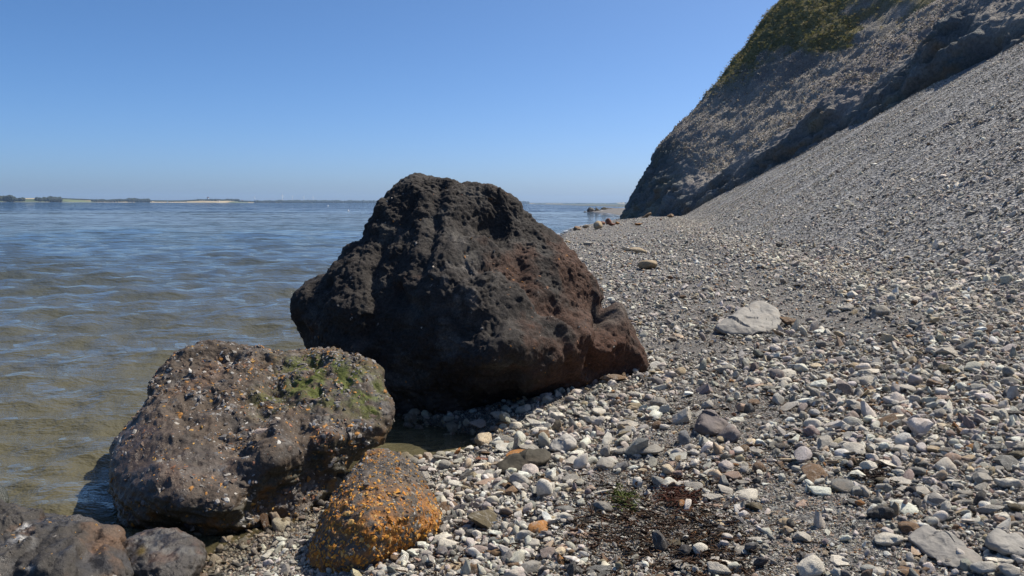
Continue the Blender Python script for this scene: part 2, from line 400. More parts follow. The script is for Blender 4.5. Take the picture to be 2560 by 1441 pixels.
butt = fbm(np.stack([Q * .33, R * .05, R * 0], -1), 3, seed=24)
up = sstep(2, 6, R)
lowfade = .35 + .65 * sstep(0, 1.2, R)
wdc, wcc = worley(np.stack([Q * .9, R * 1.3, cv[:, 2] * 1.1 + .4 * Q], -1) * .9, 29); crack = np.clip(wdc * 1.3, 0, 1)
disp = .15 * np.exp(-((Q - 43) / 2.2) ** 2 - ((R - 2) / 1.5) ** 2) + big * .5 * lowfade + med * .30 + fin * (.16 + .12 * steep) + steep * (strata * .40 + (wcc - .5) * .35 - sstep(.55, .9, crack) * .22 + butt * .75 * lowfade) + (1 - steep) * (rill - .4) * .30 * up
cv2 = cv + n * disp[:, None]
n2 = vnormals(cv2, cf[:, :3]); 
if n2[:, 2].mean() < 0: n2 = -n2
# colour: dark clay in the steep band, grey chips above, turf near the crest of the nose
pxc, pyc = to_px(cv2)
steep2 = sstep(.74, .5, n[:, 2])
clay = np.array([.125, .128, .125]) + np.array([.045, .032, .004]) * sstep(.05, .3, fbm(cv * np.array([.25, .25, .5]), 3, seed=30))[:, None] + np.array([-.02, -.005, 0]) * sstep(.0, .3, med)[:, None]
clay = clay * (1 + .7 * strata[:, None]) * (1 + .35 * (wcc - .5))[:, None]; clay = lerp(clay, (.15, .10, .055), sstep(.12, .35, fbm(cv * np.array([.3, .3, .9]), 3, seed=34)) * .6)
chips = np.array([.25, .225, .195]) * (1 + .35 * med[:, None] + .25 * rill[:, None])
chips = chips + (np.array([.20, .175, .165]) - chips) * sstep(.0, .35, big)[:, None] * .7
ccol = clay * steep2[:, None] + chips * (1 - steep2[:, None])
gm = sstep(-.35, .25, fbm(cv * np.array([.25, .25, .25]), 4, seed=33) + .10 * (cv[:, 2] - 14.0) - .07 * np.abs(Q - 73 + .9 * (cv[:, 2] - 13) * .28) + .55)
gm = gm * sstep(.3, .85, gm + .8 * fbm(cv * np.array([1.1, 1.1, .5]), 4, seed=35)) * sstep(10.5, 14.5, cv[:, 2]) * sstep(55, 61, Q + .35 * (cv[:, 2] - 14))
gcol = np.array([.17, .15, .075]) + np.array([.07, .05, .015]) * sstep(-.2, .4, med)[:, None]
ccol = ccol * (1 - gm[:, None]) + gcol * gm[:, None]
m_cliff, nt, b = newmat('cliff clay and chips'); t = NT(nt); co = t.coords()
g1 = t.noise(co, 7, 6, .7); g2 = t.noise(co, 1.6, 5, .65); vv = t.voro(co, 9)
c = t.mix(1.0, t.attr('col'), t.mapr(g1, .3, .7, .6, 1.4), 'MULTIPLY')
t.l.new(c, b.inputs['Base Color']); b.inputs['Roughness'].default_value = .92; b.inputs['Specular IOR Level'].default_value = .15
h = t.math('ADD', t.math('MULTIPLY', g1, .25), t.math('MULTIPLY', g2, .5)); h = t.math('ADD', h, t.math('MULTIPLY', vv, .12))
t.l.new(t.bump(h, .9, .4), b.inputs['Normal'])
cliff = obj('cliff_headland', mesh_of('cliff_headland', cv2, cf, True, {'col': np.clip(ccol, .005, 1)}, [m_cliff]))
tag(cliff, 'steep grey clay cliff with turf on its crest above the scree', kind='structure')

# ------------------------------------------------------------------ boulders
def tps(ctrl):
    c = np.array(ctrl, float); xy = c[:, :2] / 200.0; v = c[:, 2]; n_ = len(c)
    def U(r): return np.where(r > 1e-9, r * r * np.log(np.maximum(r, 1e-9)), 0)
    K = U(np.linalg.norm(xy[:, None] - xy[None], axis=-1)) + 1e-3 * np.eye(n_)
    A = np.zeros((n_ + 3, n_ + 3)); A[:n_, :n_] = K; A[:n_, n_] = 1; A[:n_, n_ + 1:] = xy; A[n_, :n_] = 1; A[n_ + 1:, :n_] = xy.T
    w = np.linalg.solve(A, np.concatenate([v, np.zeros(3)]))
    def ev(px, py):
        p = np.stack([px, py], -1) / 200.0
        return U(np.linalg.norm(p[:, None] - xy[None], axis=-1)) @ w[:n_] + w[n_] + p @ w[n_ + 1:]
    return ev
def boulder_shape(outline, ctrl, centre, sub, back, pf=1.0, pb=.8):
    """outline (px, py, distance) closed curve; ctrl (px, py, bulge in metres towards the viewer)"""
    o = np.array(outline, float); cx, cy, cyw = centre
    ang = np.arctan2(-(o[:, 1] - cy), o[:, 0] - cx); rad = np.hypot(o[:, 0] - cx, o[:, 1] - cy)
    k = np.argsort(ang); ang, rad, dy = ang[k], rad[k], o[k, 2]
    ang = np.concatenate([ang - 2 * np.pi, ang, ang + 2 * np.pi]); rad = np.tile(rad, 3); dy = np.tile(dy, 3)
    v, f = ico(sub); phi = np.arctan2(v[:, 2], v[:, 0]); rho = np.hypot(v[:, 0], v[:, 2])
    rr_ = sum(np.interp(phi + d, ang, rad) for d in (-.04, -.02, 0, .02, .04)) / 5
    rs_ = sum(np.interp(phi + d, ang, rad) for d in np.linspace(-.4, .4, 17)) / 17
    w4 = rho ** 5; rr_ = rr_ * w4 + rs_ * (1 - w4); yy_ = sum(np.interp(phi + d, ang, dy) for d in np.linspace(-.2, .2, 9)) / 9
    px = cx + rho * rr_ * np.cos(phi); py = cy - rho * rr_ * np.sin(phi)
    yb = cyw * (1 - rho) + yy_ * rho
    D = np.clip(tps(ctrl)(px, py), .04, 3); a = np.abs(v[:, 1])
    yw = np.where(v[:, 1] < 0, yb - D * a ** pf, yb + back * a ** pb)
    return at_y(px, py, yw), f, px, py
def dents(P, cells, depth, r0, seed, share):
    d, c_ = worley(P * cells, seed); m = (c_ < share)
    return -depth * np.clip(1 - (d / (r0 * (.5 + c_ / share))) ** 2, 0, 1) * m
def seg_dist(px, py, pts):
    best = np.full(len(px), 1e9)
    for (x0, y0), (x1, y1) in zip(pts[:-1], pts[1:]):
        dx, dy = x1 - x0, y1 - y0; t_ = np.clip(((px - x0) * dx + (py - y0) * dy) / (dx * dx + dy * dy), 0, 1)
        best = np.minimum(best, np.hypot(px - x0 - t_ * dx, py - y0 - t_ * dy))
    return best
def blobm(px, py, x, y, rx, ry): return np.exp(-(((px - x) / rx) ** 2 + ((py - y) / ry) ** 2))

def clasts(parent, v, f, mask, count, smin, smax, palette, seed, sink=.25, name='embedded_pebbles', flat=.7):
    """little stones set in the face of a rock: one joined part"""
    r = np.random.RandomState(seed); tri = v[f]; n_ = np.cross(tri[:, 1] - tri[:, 0], tri[:, 2] - tri[:, 0]); ar = np.linalg.norm(n_, axis=1)
    p = ar * mask[f].mean(1); p /= p.sum(); k = r.choice(len(f), count, p=p)
    nn = n_[k] / np.maximum(ar[k], 1e-12)[:, None]; w_ = r.dirichlet((1, 1, 1), count); pos = (tri[k] * w_[..., None]).sum(1)
    bv, bf = ico(1); base = bv[None] * (1 + .28 * r.normal(size=(count, len(bv)))[..., None])
    s = smin * (smax / smin) ** (r.rand(count) ** 1.8); scl = s[:, None] * np.stack([r.uniform(.8, 1.3, count), r.uniform(.55, 1, count), r.uniform(.35, flat, count)], -1)
    Rz = euler_mats(np.stack([r.normal(size=count) * .35, r.normal(size=count) * .35, r.uniform(0, 6.28, count)], -1))
    t1 = np.cross(nn, np.array([.3, .5, .81])); t1 /= np.linalg.norm(t1, axis=1)[:, None]; t2 = np.cross(nn, t1)
    B = np.stack([t1, t2, nn], -1)
    loc = np.einsum('nij,nvj->nvi', Rz, base * scl[:, None, :]); wv = np.einsum('nij,nvj->nvi', B, loc) + (pos - nn * (s * sink)[:, None])[:, None]
    pal = np.array([x[:3] for x in palette]); pw = np.array([x[3] for x in palette]); ci = r.choice(len(pal), count, p=pw / pw.sum())
    col = pal[ci] * r.uniform(.7, 1.3, (count, 1)); col = np.repeat(col[:, None], len(bv), 1).reshape(-1, 3)
    fa = (bf[None] + (np.arange(count) * len(bv))[:, None, None]).reshape(-1, 3)
    loc0 = np.array(parent.location)
    o = obj(name, mesh_of(name, wv.reshape(-1, 3) - loc0, fa, False, {'col': np.clip(col, 0, .8)}, [M_CLAST]), parent); o['kind'] = 'stuff'
    return o
def rock(name, v, f, col, wet, mat, label):
    base = np.array([v[:, 0].mean(), v[:, 1].mean(), max(v[:, 2].min(), -.2)])
    o = obj(name, mesh_of(name, v - base, f, True, {'col': np.clip(col, .004, .8), 'wet': wet}, [mat]), None, base)
    return tag(o, label, 'boulder')

# --- the big dark boulder
B1 = [(1085,437,6.6),(1130,441,6.6),(1180,461,6.6),(1240,481,6.55),(1280,501,6.5),(1310,526,6.5),(1350,556,6.5),(1390,588,6.5),(1432,636,6.45),(1462,678,6.4),(1485,712,6.4),(1496,742,6.4),(1504,770,6.4),(1540,782,6.45),(1572,808,6.4),(1592,850,6.3),(1600,890,6.2),(1600,925,6.1),(1560,955,6.0),(1480,985,5.9),(1350,1030,5.8),(1200,1075,5.7),(1060,1100,5.7),(960,1085,5.8),(880,1030,5.9),(815,950,6.0),(772,872,6.1),(757,820,6.1),(746,780,6.15),(741,742,6.2),(760,714,6.2),(802,688,6.3),(850,650,6.35),(906,609,6.4),(921,560,6.5),(950,510,6.5),(975,491,6.5),(1010,466,6.55),(1050,443,6.6)]
C1 = [(1090,470,.42),(1050,500,.40),(1112,545,.58),(1112,650,.86),(1130,750,1.00),(1180,850,1.10),(1235,925,1.16),(1330,900,1.04),(1420,870,.95),(1490,840,.86),(1550,850,.55),
      (1225,555,.34),(1185,545,.42),(1160,600,.66),(1285,560,.46),(1265,605,.58),(1340,640,.62),(1230,640,.80),(1290,720,.86),(1380,740,.78),(1440,760,.66),
      (1035,590,.56),(985,660,.56),(960,740,.58),(985,830,.62),(1010,900,.66),(1030,830,.80),(885,700,.70),(850,780,.76),(905,840,.60),(795,760,.60),(820,850,.6),(950,620,.50),(930,950,.5),
      (1000,985,.36),(1150,990,.40),(1255,985,.42),(1400,955,.42),(1100,1050,.25),(1500,935,.35),(1330,985,.42)]
C1 = [(a, b_, c_ * .82) for a, b_, c_ in C1]
v, f, px, py = boulder_shape(B1, C1, (1150, 790, 6.25), 8, 1.05, .85)
n = vnormals(v, f)
big = fbm(v * 1.6, 3, seed=41); med = fbm(v * 4.5, 4, .55, seed=42); rid = fbm(v * 3.2, 4, .55, seed=43, ridged=True); fin = fbm(v * 16, 4, .62, seed=44)
rid2 = fbm(v * np.array([5.5, 5.5, 2.4]), 4, .6, seed=48, ridged=True); wv_ = v + .06 * np.stack([fbm(v * 4 + 9 * k_, 2, seed=140 + k_) for k_ in range(3)], -1)
d = facets(wv_, 2.3, .125, 141) + facets(wv_, 6.0, .085, 142) + facets(wv_, 16, .085, 143) + big * .05 + med * .018 + (rid - .3) * .018 + (rid2 - .3) * .016 + fin * .014 + fbm(v * 45, 3, .6, seed=49) * .010
d += dents(v, 4.0, .030, .42, 45, .12) + dents(v, 11, .012, .42, 46, .2) + dents(v, 26, .012, .45, 47, .5) + dents(v, 48, .006, .45, 50, .5)
groove = seg_dist(px, py, [(1100, 455), (1092, 510), (1075, 600), (1050, 680)])
d += -.045 * np.exp(-(groove / 17) ** 2)
d += -.085 * blobm(px, py, 1222, 560, 62, 30) + .03 * blobm(px, py, 1240, 610, 70, 18)
groove2 = seg_dist(px, py, [(1010, 560), (960, 600), (930, 680), (940, 780), (920, 850)]); d += -.05 * np.exp(-(groove2 / 16) ** 2)
groove3 = seg_dist(px, py, [(1300, 640), (1330, 760), (1400, 860), (1420, 930)]); d += -.035 * np.exp(-(groove3 / 14) ** 2)
groove4 = seg_dist(px, py, [(1508, 770), (1502, 850), (1480, 930)]); d += -.10 * np.exp(-(groove4 / 17) ** 2)
v = v + n * d[:, None]
rust = sstep(.02, .45, fbm(v * 2.6, 4, .6, seed=51) + .55 * sstep(1150, 1500, px) - .15 + .25 * sstep(700, 1000, py) * sstep(1300, 1500, px))
grey = sstep(0, .35, fbm(v * 3.3, 4, .6, seed=52))
col = np.tile(np.array([.028, .023, .020]), (len(v), 1))
col = lerp(col, (.066, .060, .053), grey * .8); col = lerp(col, (.070, .033, .020), rust * .8)
pale = blobm(px, py, 1160, 700, 70, 110) * sstep(-.1, .3, fbm(v * 7, 3, seed=53)); col = lerp(col, (.135, .12, .108), pale * .7)
och = sstep(.38, .5, fbm(v * 13, 3, .6, seed=54)) * sstep(-.05, .25, fbm(v * 1.9, 2, seed=55)); col = lerp(col, (.20, .085, .025), och * .6)
col = lerp(col, (.13, .115, .10), blobm(px, py, 1545, 790, 35, 22) * .6)
col = lerp(col, (.075, .032, .018), blobm(px, py, 1520, 890, 60, 50) * .8)
col = col * (1 + .5 * fbm(v * 30, 3, .6, seed=56))[:, None]
wet = sstep(.35, .1, v[:, 2]) * .7
M_B1 = rock_material('dark volcanic rock', 60, 1.0, .42)
b1 = rock('great_boulder', v, f, col, wet, M_B1, 'huge dark rust-streaked pointed boulder at the water line')
clasts(b1, v, f, sstep(0, .3, n[:, 2] + .7) * sstep(.1, .5, fbm(v * 3, 2, seed=57) + .25), 420, .006, .016, [(.28,.24,.2,2),(.3,.13,.03,2),(.12,.11,.1,4),(.18,.09,.05,3)], 58, .2)

# --- the tilted conglomerate boulder in front
B2 = [(540,850,4.95),(470,866,4.9),(425,905,4.8),(400,930,4.75),(376,962,4.6),(372,1000,4.5),(335,1045,4.35),(308,1075,4.25),(282,1130,4.1),(276,1200,3.95),(290,1255,3.85),(300,1290,3.8),(303,1340,3.75),(380,1390,3.65),(480,1410,3.6),(560,1405,3.6),(640,1385,3.65),(705,1330,3.75),(765,1275,3.85),(805,1230,3.95),(835,1185,4.05),(885,1142,4.15),(942,1108,4.25),(976,1080,4.3),(981,1020,4.4),(957,985,4.5),(951,950,4.6),(935,912,4.7),(882,886,4.85),(830,873,4.95),(765,875,4.95),(720,884,4.95),(660,880,4.95),(600,862,4.95)]
C2 = [(560,880,.10),(480,900,.14),(450,960,.22),(600,930,.16),(700,900,.10),(660,960,.18),(760,900,.16),(850,900,.16),(800,960,.22),(900,980,.24),(640,1060,.26),(750,1050,.27),(870,1060,.30),(950,1040,.26),(520,1050,.30),(430,1060,.32),(400,1140,.38),(330,1180,.36),(500,1150,.36),(600,1140,.33),(720,1130,.36),(820,1100,.36),
      (640,1190,.42),(560,1220,.44),(460,1220,.46),(370,1240,.46),(560,1280,.44),(470,1270,.46),(690,1160,.42),(640,1250,.30),(700,1220,.22),(780,1170,.20),(860,1125,.22),(600,1310,.26),(480,1330,.24),(380,1300,.30),(400,1350,.14),(560,1360,.12),(660,1320,.10),(740,1260,.10)]
v, f, px, py = boulder_shape(B2, C2, (640, 1110, 4.25), 8, .42, .55, .7)
n = vnormals(v, f)
med = fbm(v * 5, 4, .55, seed=61); fin = fbm(v * 19, 4, .62, seed=62); rid = fbm(v * 4, 4, .55, seed=63, ridged=True)
smooth_ = np.clip(blobm(px, py, 340, 1140, 95, 130) + .5 * blobm(px, py, 520, 1180, 110, 60), 0, 1)
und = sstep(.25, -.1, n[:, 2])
d = facets(v, 5.0, .06, 144) * (1 - .6 * smooth_) + facets(v, 14, .10, 145) * (1 - .8 * smooth_) + med * .028 + (rid - .3) * .022 + fin * .012 * (1 - smooth_ * .7)
wd, wc = worley(v * 30, 64); d += (1 - smooth_) * .012 * np.clip(1 - wd * 1.5, 0, 1) * (wc - .3)
d += (dents(v, 8, .024, .40, 65, .2) + dents(v, 20, .011, .42, 66, .35)) * (1 - smooth_ * .8)
layer = fbm(np.stack([v[:, 0] * 2, v[:, 1] * 2, (v[:, 2] + .2 * v[:, 0]) * 22], -1), 3, seed=67); d += und * layer * .03
for (x, y, rx, ry, a_) in [(785, 905, 26, 15, .07), (690, 975, 24, 14, .05), (660, 1035, 26, 16, .055), (560, 892, 40, 9, .04), (600, 895, 20, 9, .03), (795, 990, 16, 16, .04), (380, 1230, 30, 18, .03), (520, 1010, 26, 12, .03), (740, 960, 26, 12, .03), (560, 1100, 30, 12, .03)]:
    d += -a_ * blobm(px, py, x, y, rx, ry)
for (x, y, rx, ry, a_) in [(690, 1130, 50, 35, .045), (620, 1170, 60, 20, .02), (905, 940, 40, 20, .02), (480, 880, 40, 14, .02)]: d += a_ * blobm(px, py, x, y, rx, ry)
v = v + n * d[:, None]
n = vnormals(v, f)
col = np.tile(np.array([.070, .050, .034]), (len(v), 1))
col = lerp(col, (.046, .038, .032), sstep(0, .4, fbm(v * 5, 4, .6, seed=71)))
col = lerp(col, (.17, .155, .14), sstep(.08, .4, fbm(v * 9, 4, .62, seed=72)) * .6)
col = lerp(col, (.105, .06, .035), sstep(.05, .4, fbm(v * 4.2, 3, seed=73)) * .65)
col = lerp(col, (.075, .052, .036), smooth_ * .85)
moss = np.clip(blobm(px, py, 790, 925, 75, 40) + .9 * blobm(px, py, 875, 975, 75, 45) + .8 * blobm(px, py, 925, 1020, 22, 45) + .6 * blobm(px, py, 760, 985, 60, 25) + .45 * blobm(px, py, 665, 1010, 40, 30), 0, 1.2) * sstep(-.22, .25, fbm(v * 9, 4, .6, seed=74)) * sstep(-.3, .35, n[:, 2])
col = lerp(col, (.070, .082, .008), np.clip(moss * 1.6, 0, .97))
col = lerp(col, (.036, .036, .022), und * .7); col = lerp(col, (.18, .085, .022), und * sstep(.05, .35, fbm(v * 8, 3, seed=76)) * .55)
col = col * (1 + .45 * fbm(v * 42, 3, .6, seed=75))[:, None]
wet = np.clip(.15 + smooth_ * .75 + sstep(.25, .02, v[:, 2]) * .8 + .5 * sstep(.1, .4, fbm(v * 6, 3, seed=77)), 0, 1)
M_B2 = rock_material('conglomerate rock', 85, .6, .3)
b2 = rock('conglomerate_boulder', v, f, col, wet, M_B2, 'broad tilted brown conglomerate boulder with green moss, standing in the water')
PAL_C = [(.20,.185,.17,5),(.32,.29,.25,2.6),(.34,.16,.04,2.4),(.38,.22,.06,1.2),(.10,.09,.085,5),(.13,.09,.065,4),(.24,.11,.06,1.2),(.42,.40,.36,1.0),(.045,.045,.05,3)]
top2 = sstep(-.1, .3, n[:, 2]) * (1 - smooth_ * .8) * (.25 + sstep(-.1, .35, fbm(v * 4, 3, seed=78))) * (1 - np.clip(moss, 0, 1) * .55)
clasts(b2, v, f, top2, 5600, .005, .021, PAL_C, 79, .3, flat=.55)
clasts(b2, v, f, und * (v[:, 2] < .35), 900, .005, .018, [(.30,.15,.03,4),(.2,.12,.05,3),(.07,.06,.05,4),(.25,.22,.19,1)], 80, .3)

# --- the rusty rounded rock
B3 = [(955,1119,3.55),(1000,1136,3.52),(1040,1170,3.5),(1066,1212,3.45),(1086,1252,3.4),(1101,1292,3.35),(1092,1332,3.3),(1055,1372,3.25),(1010,1400,3.2),(960,1440,3.1),(900,1475,3.05),(820,1480,3.05),(775,1450,3.1),(764,1400,3.2),(790,1340,3.25),(812,1290,3.3),(850,1222,3.4),(890,1160,3.5),(920,1131,3.52)]
C3 = [(955,1150,.12),(970,1200,.22),(1000,1250,.28),(900,1230,.25),(940,1300,.34),(1040,1300,.25),(860,1330,.30),(1000,1360,.27),(900,1400,.30),(830,1420,.24),(960,1420,.2)]
v, f, px, py = boulder_shape(B3, C3, (935, 1300, 3.35), 7, .32)
n = vnormals(v, f)
wd, wc = worley(v * 34, 81); d = fbm(v * 6, 3, seed=82) * .022 + fbm(v * 22, 3, .6, seed=83) * .008 + .010 * np.clip(1 - wd * 1.5, 0, 1) * (wc - .2)
d += dents(v, 14, .014, .42, 84, .35)
v = v + n * d[:, None]; n = vnormals(v, f)
col = np.tile(np.array([.085, .07, .055]), (len(v), 1)); low = np.clip(sstep(1180, 1290, py) + .5 * sstep(.0, .4, fbm(v * 7, 3, seed=85)), 0, 1)
col = lerp(col, (.27, .11, .02), low * .95 * sstep(-.25, .2, fbm(v * 12, 3, seed=86))); col = lerp(col, (.04, .032, .026), sstep(.1, .35, fbm(v * 9, 3, seed=87)) * .7)
col = col * (1 + .45 * fbm(v * 45, 2, seed=88))[:, None]
b3 = rock('rusty_rock', v, f, col, np.full(len(v), .25), rock_material('rusty conglomerate', 95, .6, .3), 'small rounded orange rusty conglomerate rock beside the mossy boulder')
front = sstep(.4, -.1, n[:, 1]); 
clasts(b3, v, f, front * (.12 + low), 3400, .005, .015, [(.44,.20,.03,6),(.34,.13,.02,5),(.40,.24,.08,2),(.07,.06,.05,2),(.22,.2,.17,1)], 89, .25)
clasts(b3, v, f, front * (1.05 - low), 1300, .004, .011, [(.16,.14,.12,4),(.08,.07,.065,3),(.38,.19,.04,4),(.3,.28,.25,1)], 90, .3)

# --- the two dark rocks in the bottom left corner and the sliver at the edge
B4 = [(-60,1262,3.35),(0,1256,3.3),(60,1272,3.3),(130,1290,3.28),(205,1305,3.25),(265,1320,3.2),(302,1343,3.15),(306,1372,3.1),(318,1400,3.0),(330,1450,2.9),(300,1510,2.8),(150,1560,2.7),(-100,1560,2.7),(-260,1500,2.8),(-300,1400,2.95),(-250,1310,3.2),(-150,1275,3.3)]
C4 = [(60,1320,.15),(150,1350,.22),(0,1360,.22),(230,1370,.18),(100,1420,.28),(220,1430,.22),(-80,1400,.25),(50,1480,.25)]
v, f, px, py = boulder_shape(B4, C4, (30, 1400, 3.1), 7, .4, .7)
n = vnormals(v, f); d = facets(v, 6, .10, 146) + facets(v, 17, .12, 147) + fbm(v * 4, 4, seed=91) * .03 + fbm(v * 17, 4, .65, seed=92) * .018 + (fbm(v * 8, 4, .6, seed=107, ridged=True) - .3) * .02 + dents(v, 14, .016, .42, 93, .35); v = v + n * d[:, None]
col = np.tile(np.array([.036, .031, .026]), (len(v), 1)); col = lerp(col, (.066, .057, .048), sstep(0, .35, fbm(v * 5, 4, seed=94))); col = lerp(col, (.035, .034, .036), sstep(.05, .3, fbm(v * 8, 4, seed=95)) * .8)
col = lerp(col, (.13, .07, .035), np.clip(blobm(px, py, 280, 1350, 60, 30) + sstep(.2, .4, fbm(v * 7, 3, seed=96)) * .6, 0, 1) * .7)
lich = np.clip(blobm(px, py, 62, 1322, 20, 9) + blobm(px, py, 55, 1358, 24, 10) + .6 * blobm(px, py, 75, 1420, 18, 6), 0, 1) * sstep(-.15, .1, fbm(v * 30, 3, .6, seed=97)); col = lerp(col, (.42, .41, .39), lich)
col = col * (1 + .4 * fbm(v * 45, 2, seed=98))[:, None]
M_B4 = rock_material('dark shore rock', 90, .6, .28)
b4 = rock('shore_rock', v, f, col, np.clip(.35 + sstep(0, .3, fbm(v * 5, 3, seed=99)) * .5, 0, 1), M_B4, 'flat dark grey rock with white lichen spots in the corner by the water')
clasts(b4, v, f, sstep(-.2, .3, n[:, 2]), 160, .004, .010, [(.3,.17,.06,3),(.2,.18,.16,3),(.07,.06,.06,2)], 100, .35)
B5 = [(300,1362,3.2),(330,1345,3.22),(370,1330,3.25),(420,1326,3.25),(470,1338,3.22),(503,1362,3.18),(513,1395,3.1),(500,1430,3.05),(470,1460,2.98),(400,1475,2.95),(330,1455,3.0),(302,1420,3.08)]
C5 = [(400,1350,.10),(450,1380,.15),(380,1400,.18),(330,1390,.12),(420,1430,.16)]
v, f, px, py = boulder_shape(B5, C5, (405, 1398, 3.12), 6, .16, .8)
n = vnormals(v, f); d = fbm(v * 8, 4, seed=101) * .020 + fbm(v * 28, 3, .6, seed=102) * .008 + (fbm(v * 14, 3, .6, seed=108, ridged=True) - .3) * .012 + dents(v, 20, .007, .42, 103, .4); v = v + n * d[:, None]
col = np.tile(np.array([.042, .035, .029]), (len(v), 1)); col = lerp(col, (.075, .044, .028), sstep(0, .35, fbm(v * 9, 3, seed=104)) * .8); col = lerp(col, (.10, .095, .085), sstep(.05, .3, fbm(v * 13, 3, seed=105)) * .7)
col = lerp(col, (.22, .15, .03), blobm(px, py, 355, 1382, 10, 12))
b5 = rock('low_rock', v, f, col, np.full(len(v), .75), M_B4, 'low wet brown rock wedged between the corner rock and the mossy boulder')
B6 = [(-30,1205,3.9),(0,1212,3.9),(18,1228,3.88),(23,1252,3.85),(10,1270,3.8),(-40,1280,3.8),(-80,1250,3.85),(-70,1220,3.9)]
v, f, px, py = boulder_shape(B6, [(0,1240,.08),(-30,1235,.1),(-30,1260,.1),(-50,1240,.1)], (-28, 1242, 3.85), 5, .12)
n = vnormals(v, f); v = v + n * (fbm(v * 12, 3, seed=106) * .012)[:, None]
b6 = rock('edge_rock', v, f, np.tile(np.array([.04, .042, .03]), (len(v), 1)), np.full(len(v), .8), M_B4, 'dark wet rock tip in the water at the left edge')

# ------------------------------------------------------------------ stone shapes
def stone_verts(seed, kind, sub):
    r = np.random.RandomState(seed); v, f = ico(sub)
    cfg = dict(rounded=(16, 7, (1, .78, .55), .05, 0), cobble=(12, 14, (1, .8, .62), .06, .06), angular=(9, 45, (1, .75, .6), .05, .03), slab=(9, 40, (1, .72, .26), .035, .02), block=(8, 60, (1, .62, .52), .04, .03), flint=(14, 9, (1, .8, .66), .17, .14), chip=(8, 40, (1, .7, .38), .06, 0))[kind]
    npl, p, asp, amp, dn = cfg
    nr = r.normal(size=(npl, 3)); nr /= np.linalg.norm(nr, axis=1)[:, None]; nr = np.concatenate([nr, -nr[:npl // 2]])
    dd = r.uniform(.72, 1.08, len(nr))
    dt = np.clip((v @ nr.T) / dd, 0, None); rad = (dt ** p).sum(1) ** (-1.0 / p)
    q_ = v * rad[:, None]
    a_ = np.array(asp) * r.uniform(.88, 1.12, 3); q_ = q_ * a_
    o = r.uniform(0, 50, 3)
    nrm = v / a_; nrm /= np.linalg.norm(nrm, axis=1)[:, None]
    q_ = q_ + nrm * (fbm(q_ * 1.6 + o, 3, seed=seed % 40 + 200) * amp + fbm(q_ * 5 + o, 3, seed=seed % 40 + 240) * amp * .35)[:, None]
    if dn:
        wd_, wc_ = worley(q_ * 1.5 + o, seed % 17 + 300); q_ = q_ - nrm * (dn * np.clip(1 - (wd_ / .55) ** 2, 0, 1) * (wc_ < .5))[:, None]
    q_ -= (q_.max(0) + q_.min(0)) / 2; q_ /= (q_[:, 0].max() - q_[:, 0].min())
    return q_, f
def stone_mesh(name, seed, kind, sub, mat):
    v, f = stone_verts(seed, kind, sub); me = mesh_of(name, v, f, True, None, [mat])
    if kind in ('angular', 'slab', 'block', 'chip'): me.set_sharp_from_angle(angle=math.radians(28))
    return me
KINDS = ['rounded', 'cobble', 'angular', 'slab', 'block', 'flint']
PROTO = {k: [stone_mesh('stone_' + k, 1000 + 31 * i + 7 * j, k, 4, M_STONE) for j in range(5)] for i, k in enumerate(KINDS)}
src = bpy.data.collections.new('pebble shapes')
SRC_KIND = ['rounded'] * 4 + ['cobble'] * 3 + ['angular'] * 4 + ['slab'] * 3 + ['flint'] * 4
for i, k in enumerate(SRC_KIND):
    o = bpy.data.objects.new('pebble_shape_%02d' % i, stone_mesh('pebble_' + k, 2000 + 13 * i, k, 3, M_PEB)); src.objects.link(o)
chips_c = bpy.data.collections.new('chip shapes')
for i in range(10):
    o = bpy.data.objects.new('chip_shape_%02d' % i, stone_mesh('chip', 3000 + 13 * i, 'chip' if i % 3 else 'angular', 2, M_PEB)); chips_c.objects.link(o)

def scatter_group(coll):
    g = bpy.data.node_groups.new('scatter', 'GeometryNodeTree')
    g.interface.new_socket('Geometry', in_out='INPUT', socket_type='NodeSocketGeometry'); g.interface.new_socket('Geometry', in_out='OUTPUT', socket_type='NodeSocketGeometry')
    N = g.nodes; Lk = g.links; gi = N.new('NodeGroupInput'); go = N.new('NodeGroupOutput')
    ci = N.new('GeometryNodeCollectionInfo'); ci.inputs['Collection'].default_value = coll; ci.inputs['Separate Children'].default_value = True; ci.inputs['Reset Children'].default_value = True
    ip = N.new('GeometryNodeInstanceOnPoints'); ip.inputs['Pick Instance'].default_value = True
    def na(nm, dt):
        x = N.new('GeometryNodeInputNamedAttribute'); x.data_type = dt; x.inputs['Name'].default_value = nm; return x.outputs['Attribute']
    er = N.new('FunctionNodeEulerToRotation')
    Lk.new(na('rot', 'FLOAT_VECTOR'), er.inputs[0]); Lk.new(er.outputs[0], ip.inputs['Rotation']); Lk.new(na('scl', 'FLOAT_VECTOR'), ip.inputs['Scale'])
    Lk.new(na('idx', 'INT'), ip.inputs['Instance Index'])
    Lk.new(gi.outputs[0], ip.inputs['Points']); Lk.new(ci.outputs[0], ip.inputs['Instance']); Lk.new(ip.outputs[0], go.inputs[0])
    return g
_GRP = {}
def scatter(name, coll, pos, rot, scl, col, idx, label, parent=None):
    if coll.name not in _GRP: _GRP[coll.name] = scatter_group(coll)
    me = mesh_of(name, pos, np.zeros((0, 3), int), False, {'rot': rot, 'scl': scl, 'col': col})
    a = me.attributes.new('idx', 'INT', 'POINT'); a.data.foreach_set('value', np.asarray(idx, np.int32))
    o = obj(name, me, parent); md = o.modifiers.new('scatter', 'NODES'); md.node_group = _GRP[coll.name]
    if parent is None: tag(o, label, kind='stuff')
    else: o['kind'] = 'stuff'
    return o

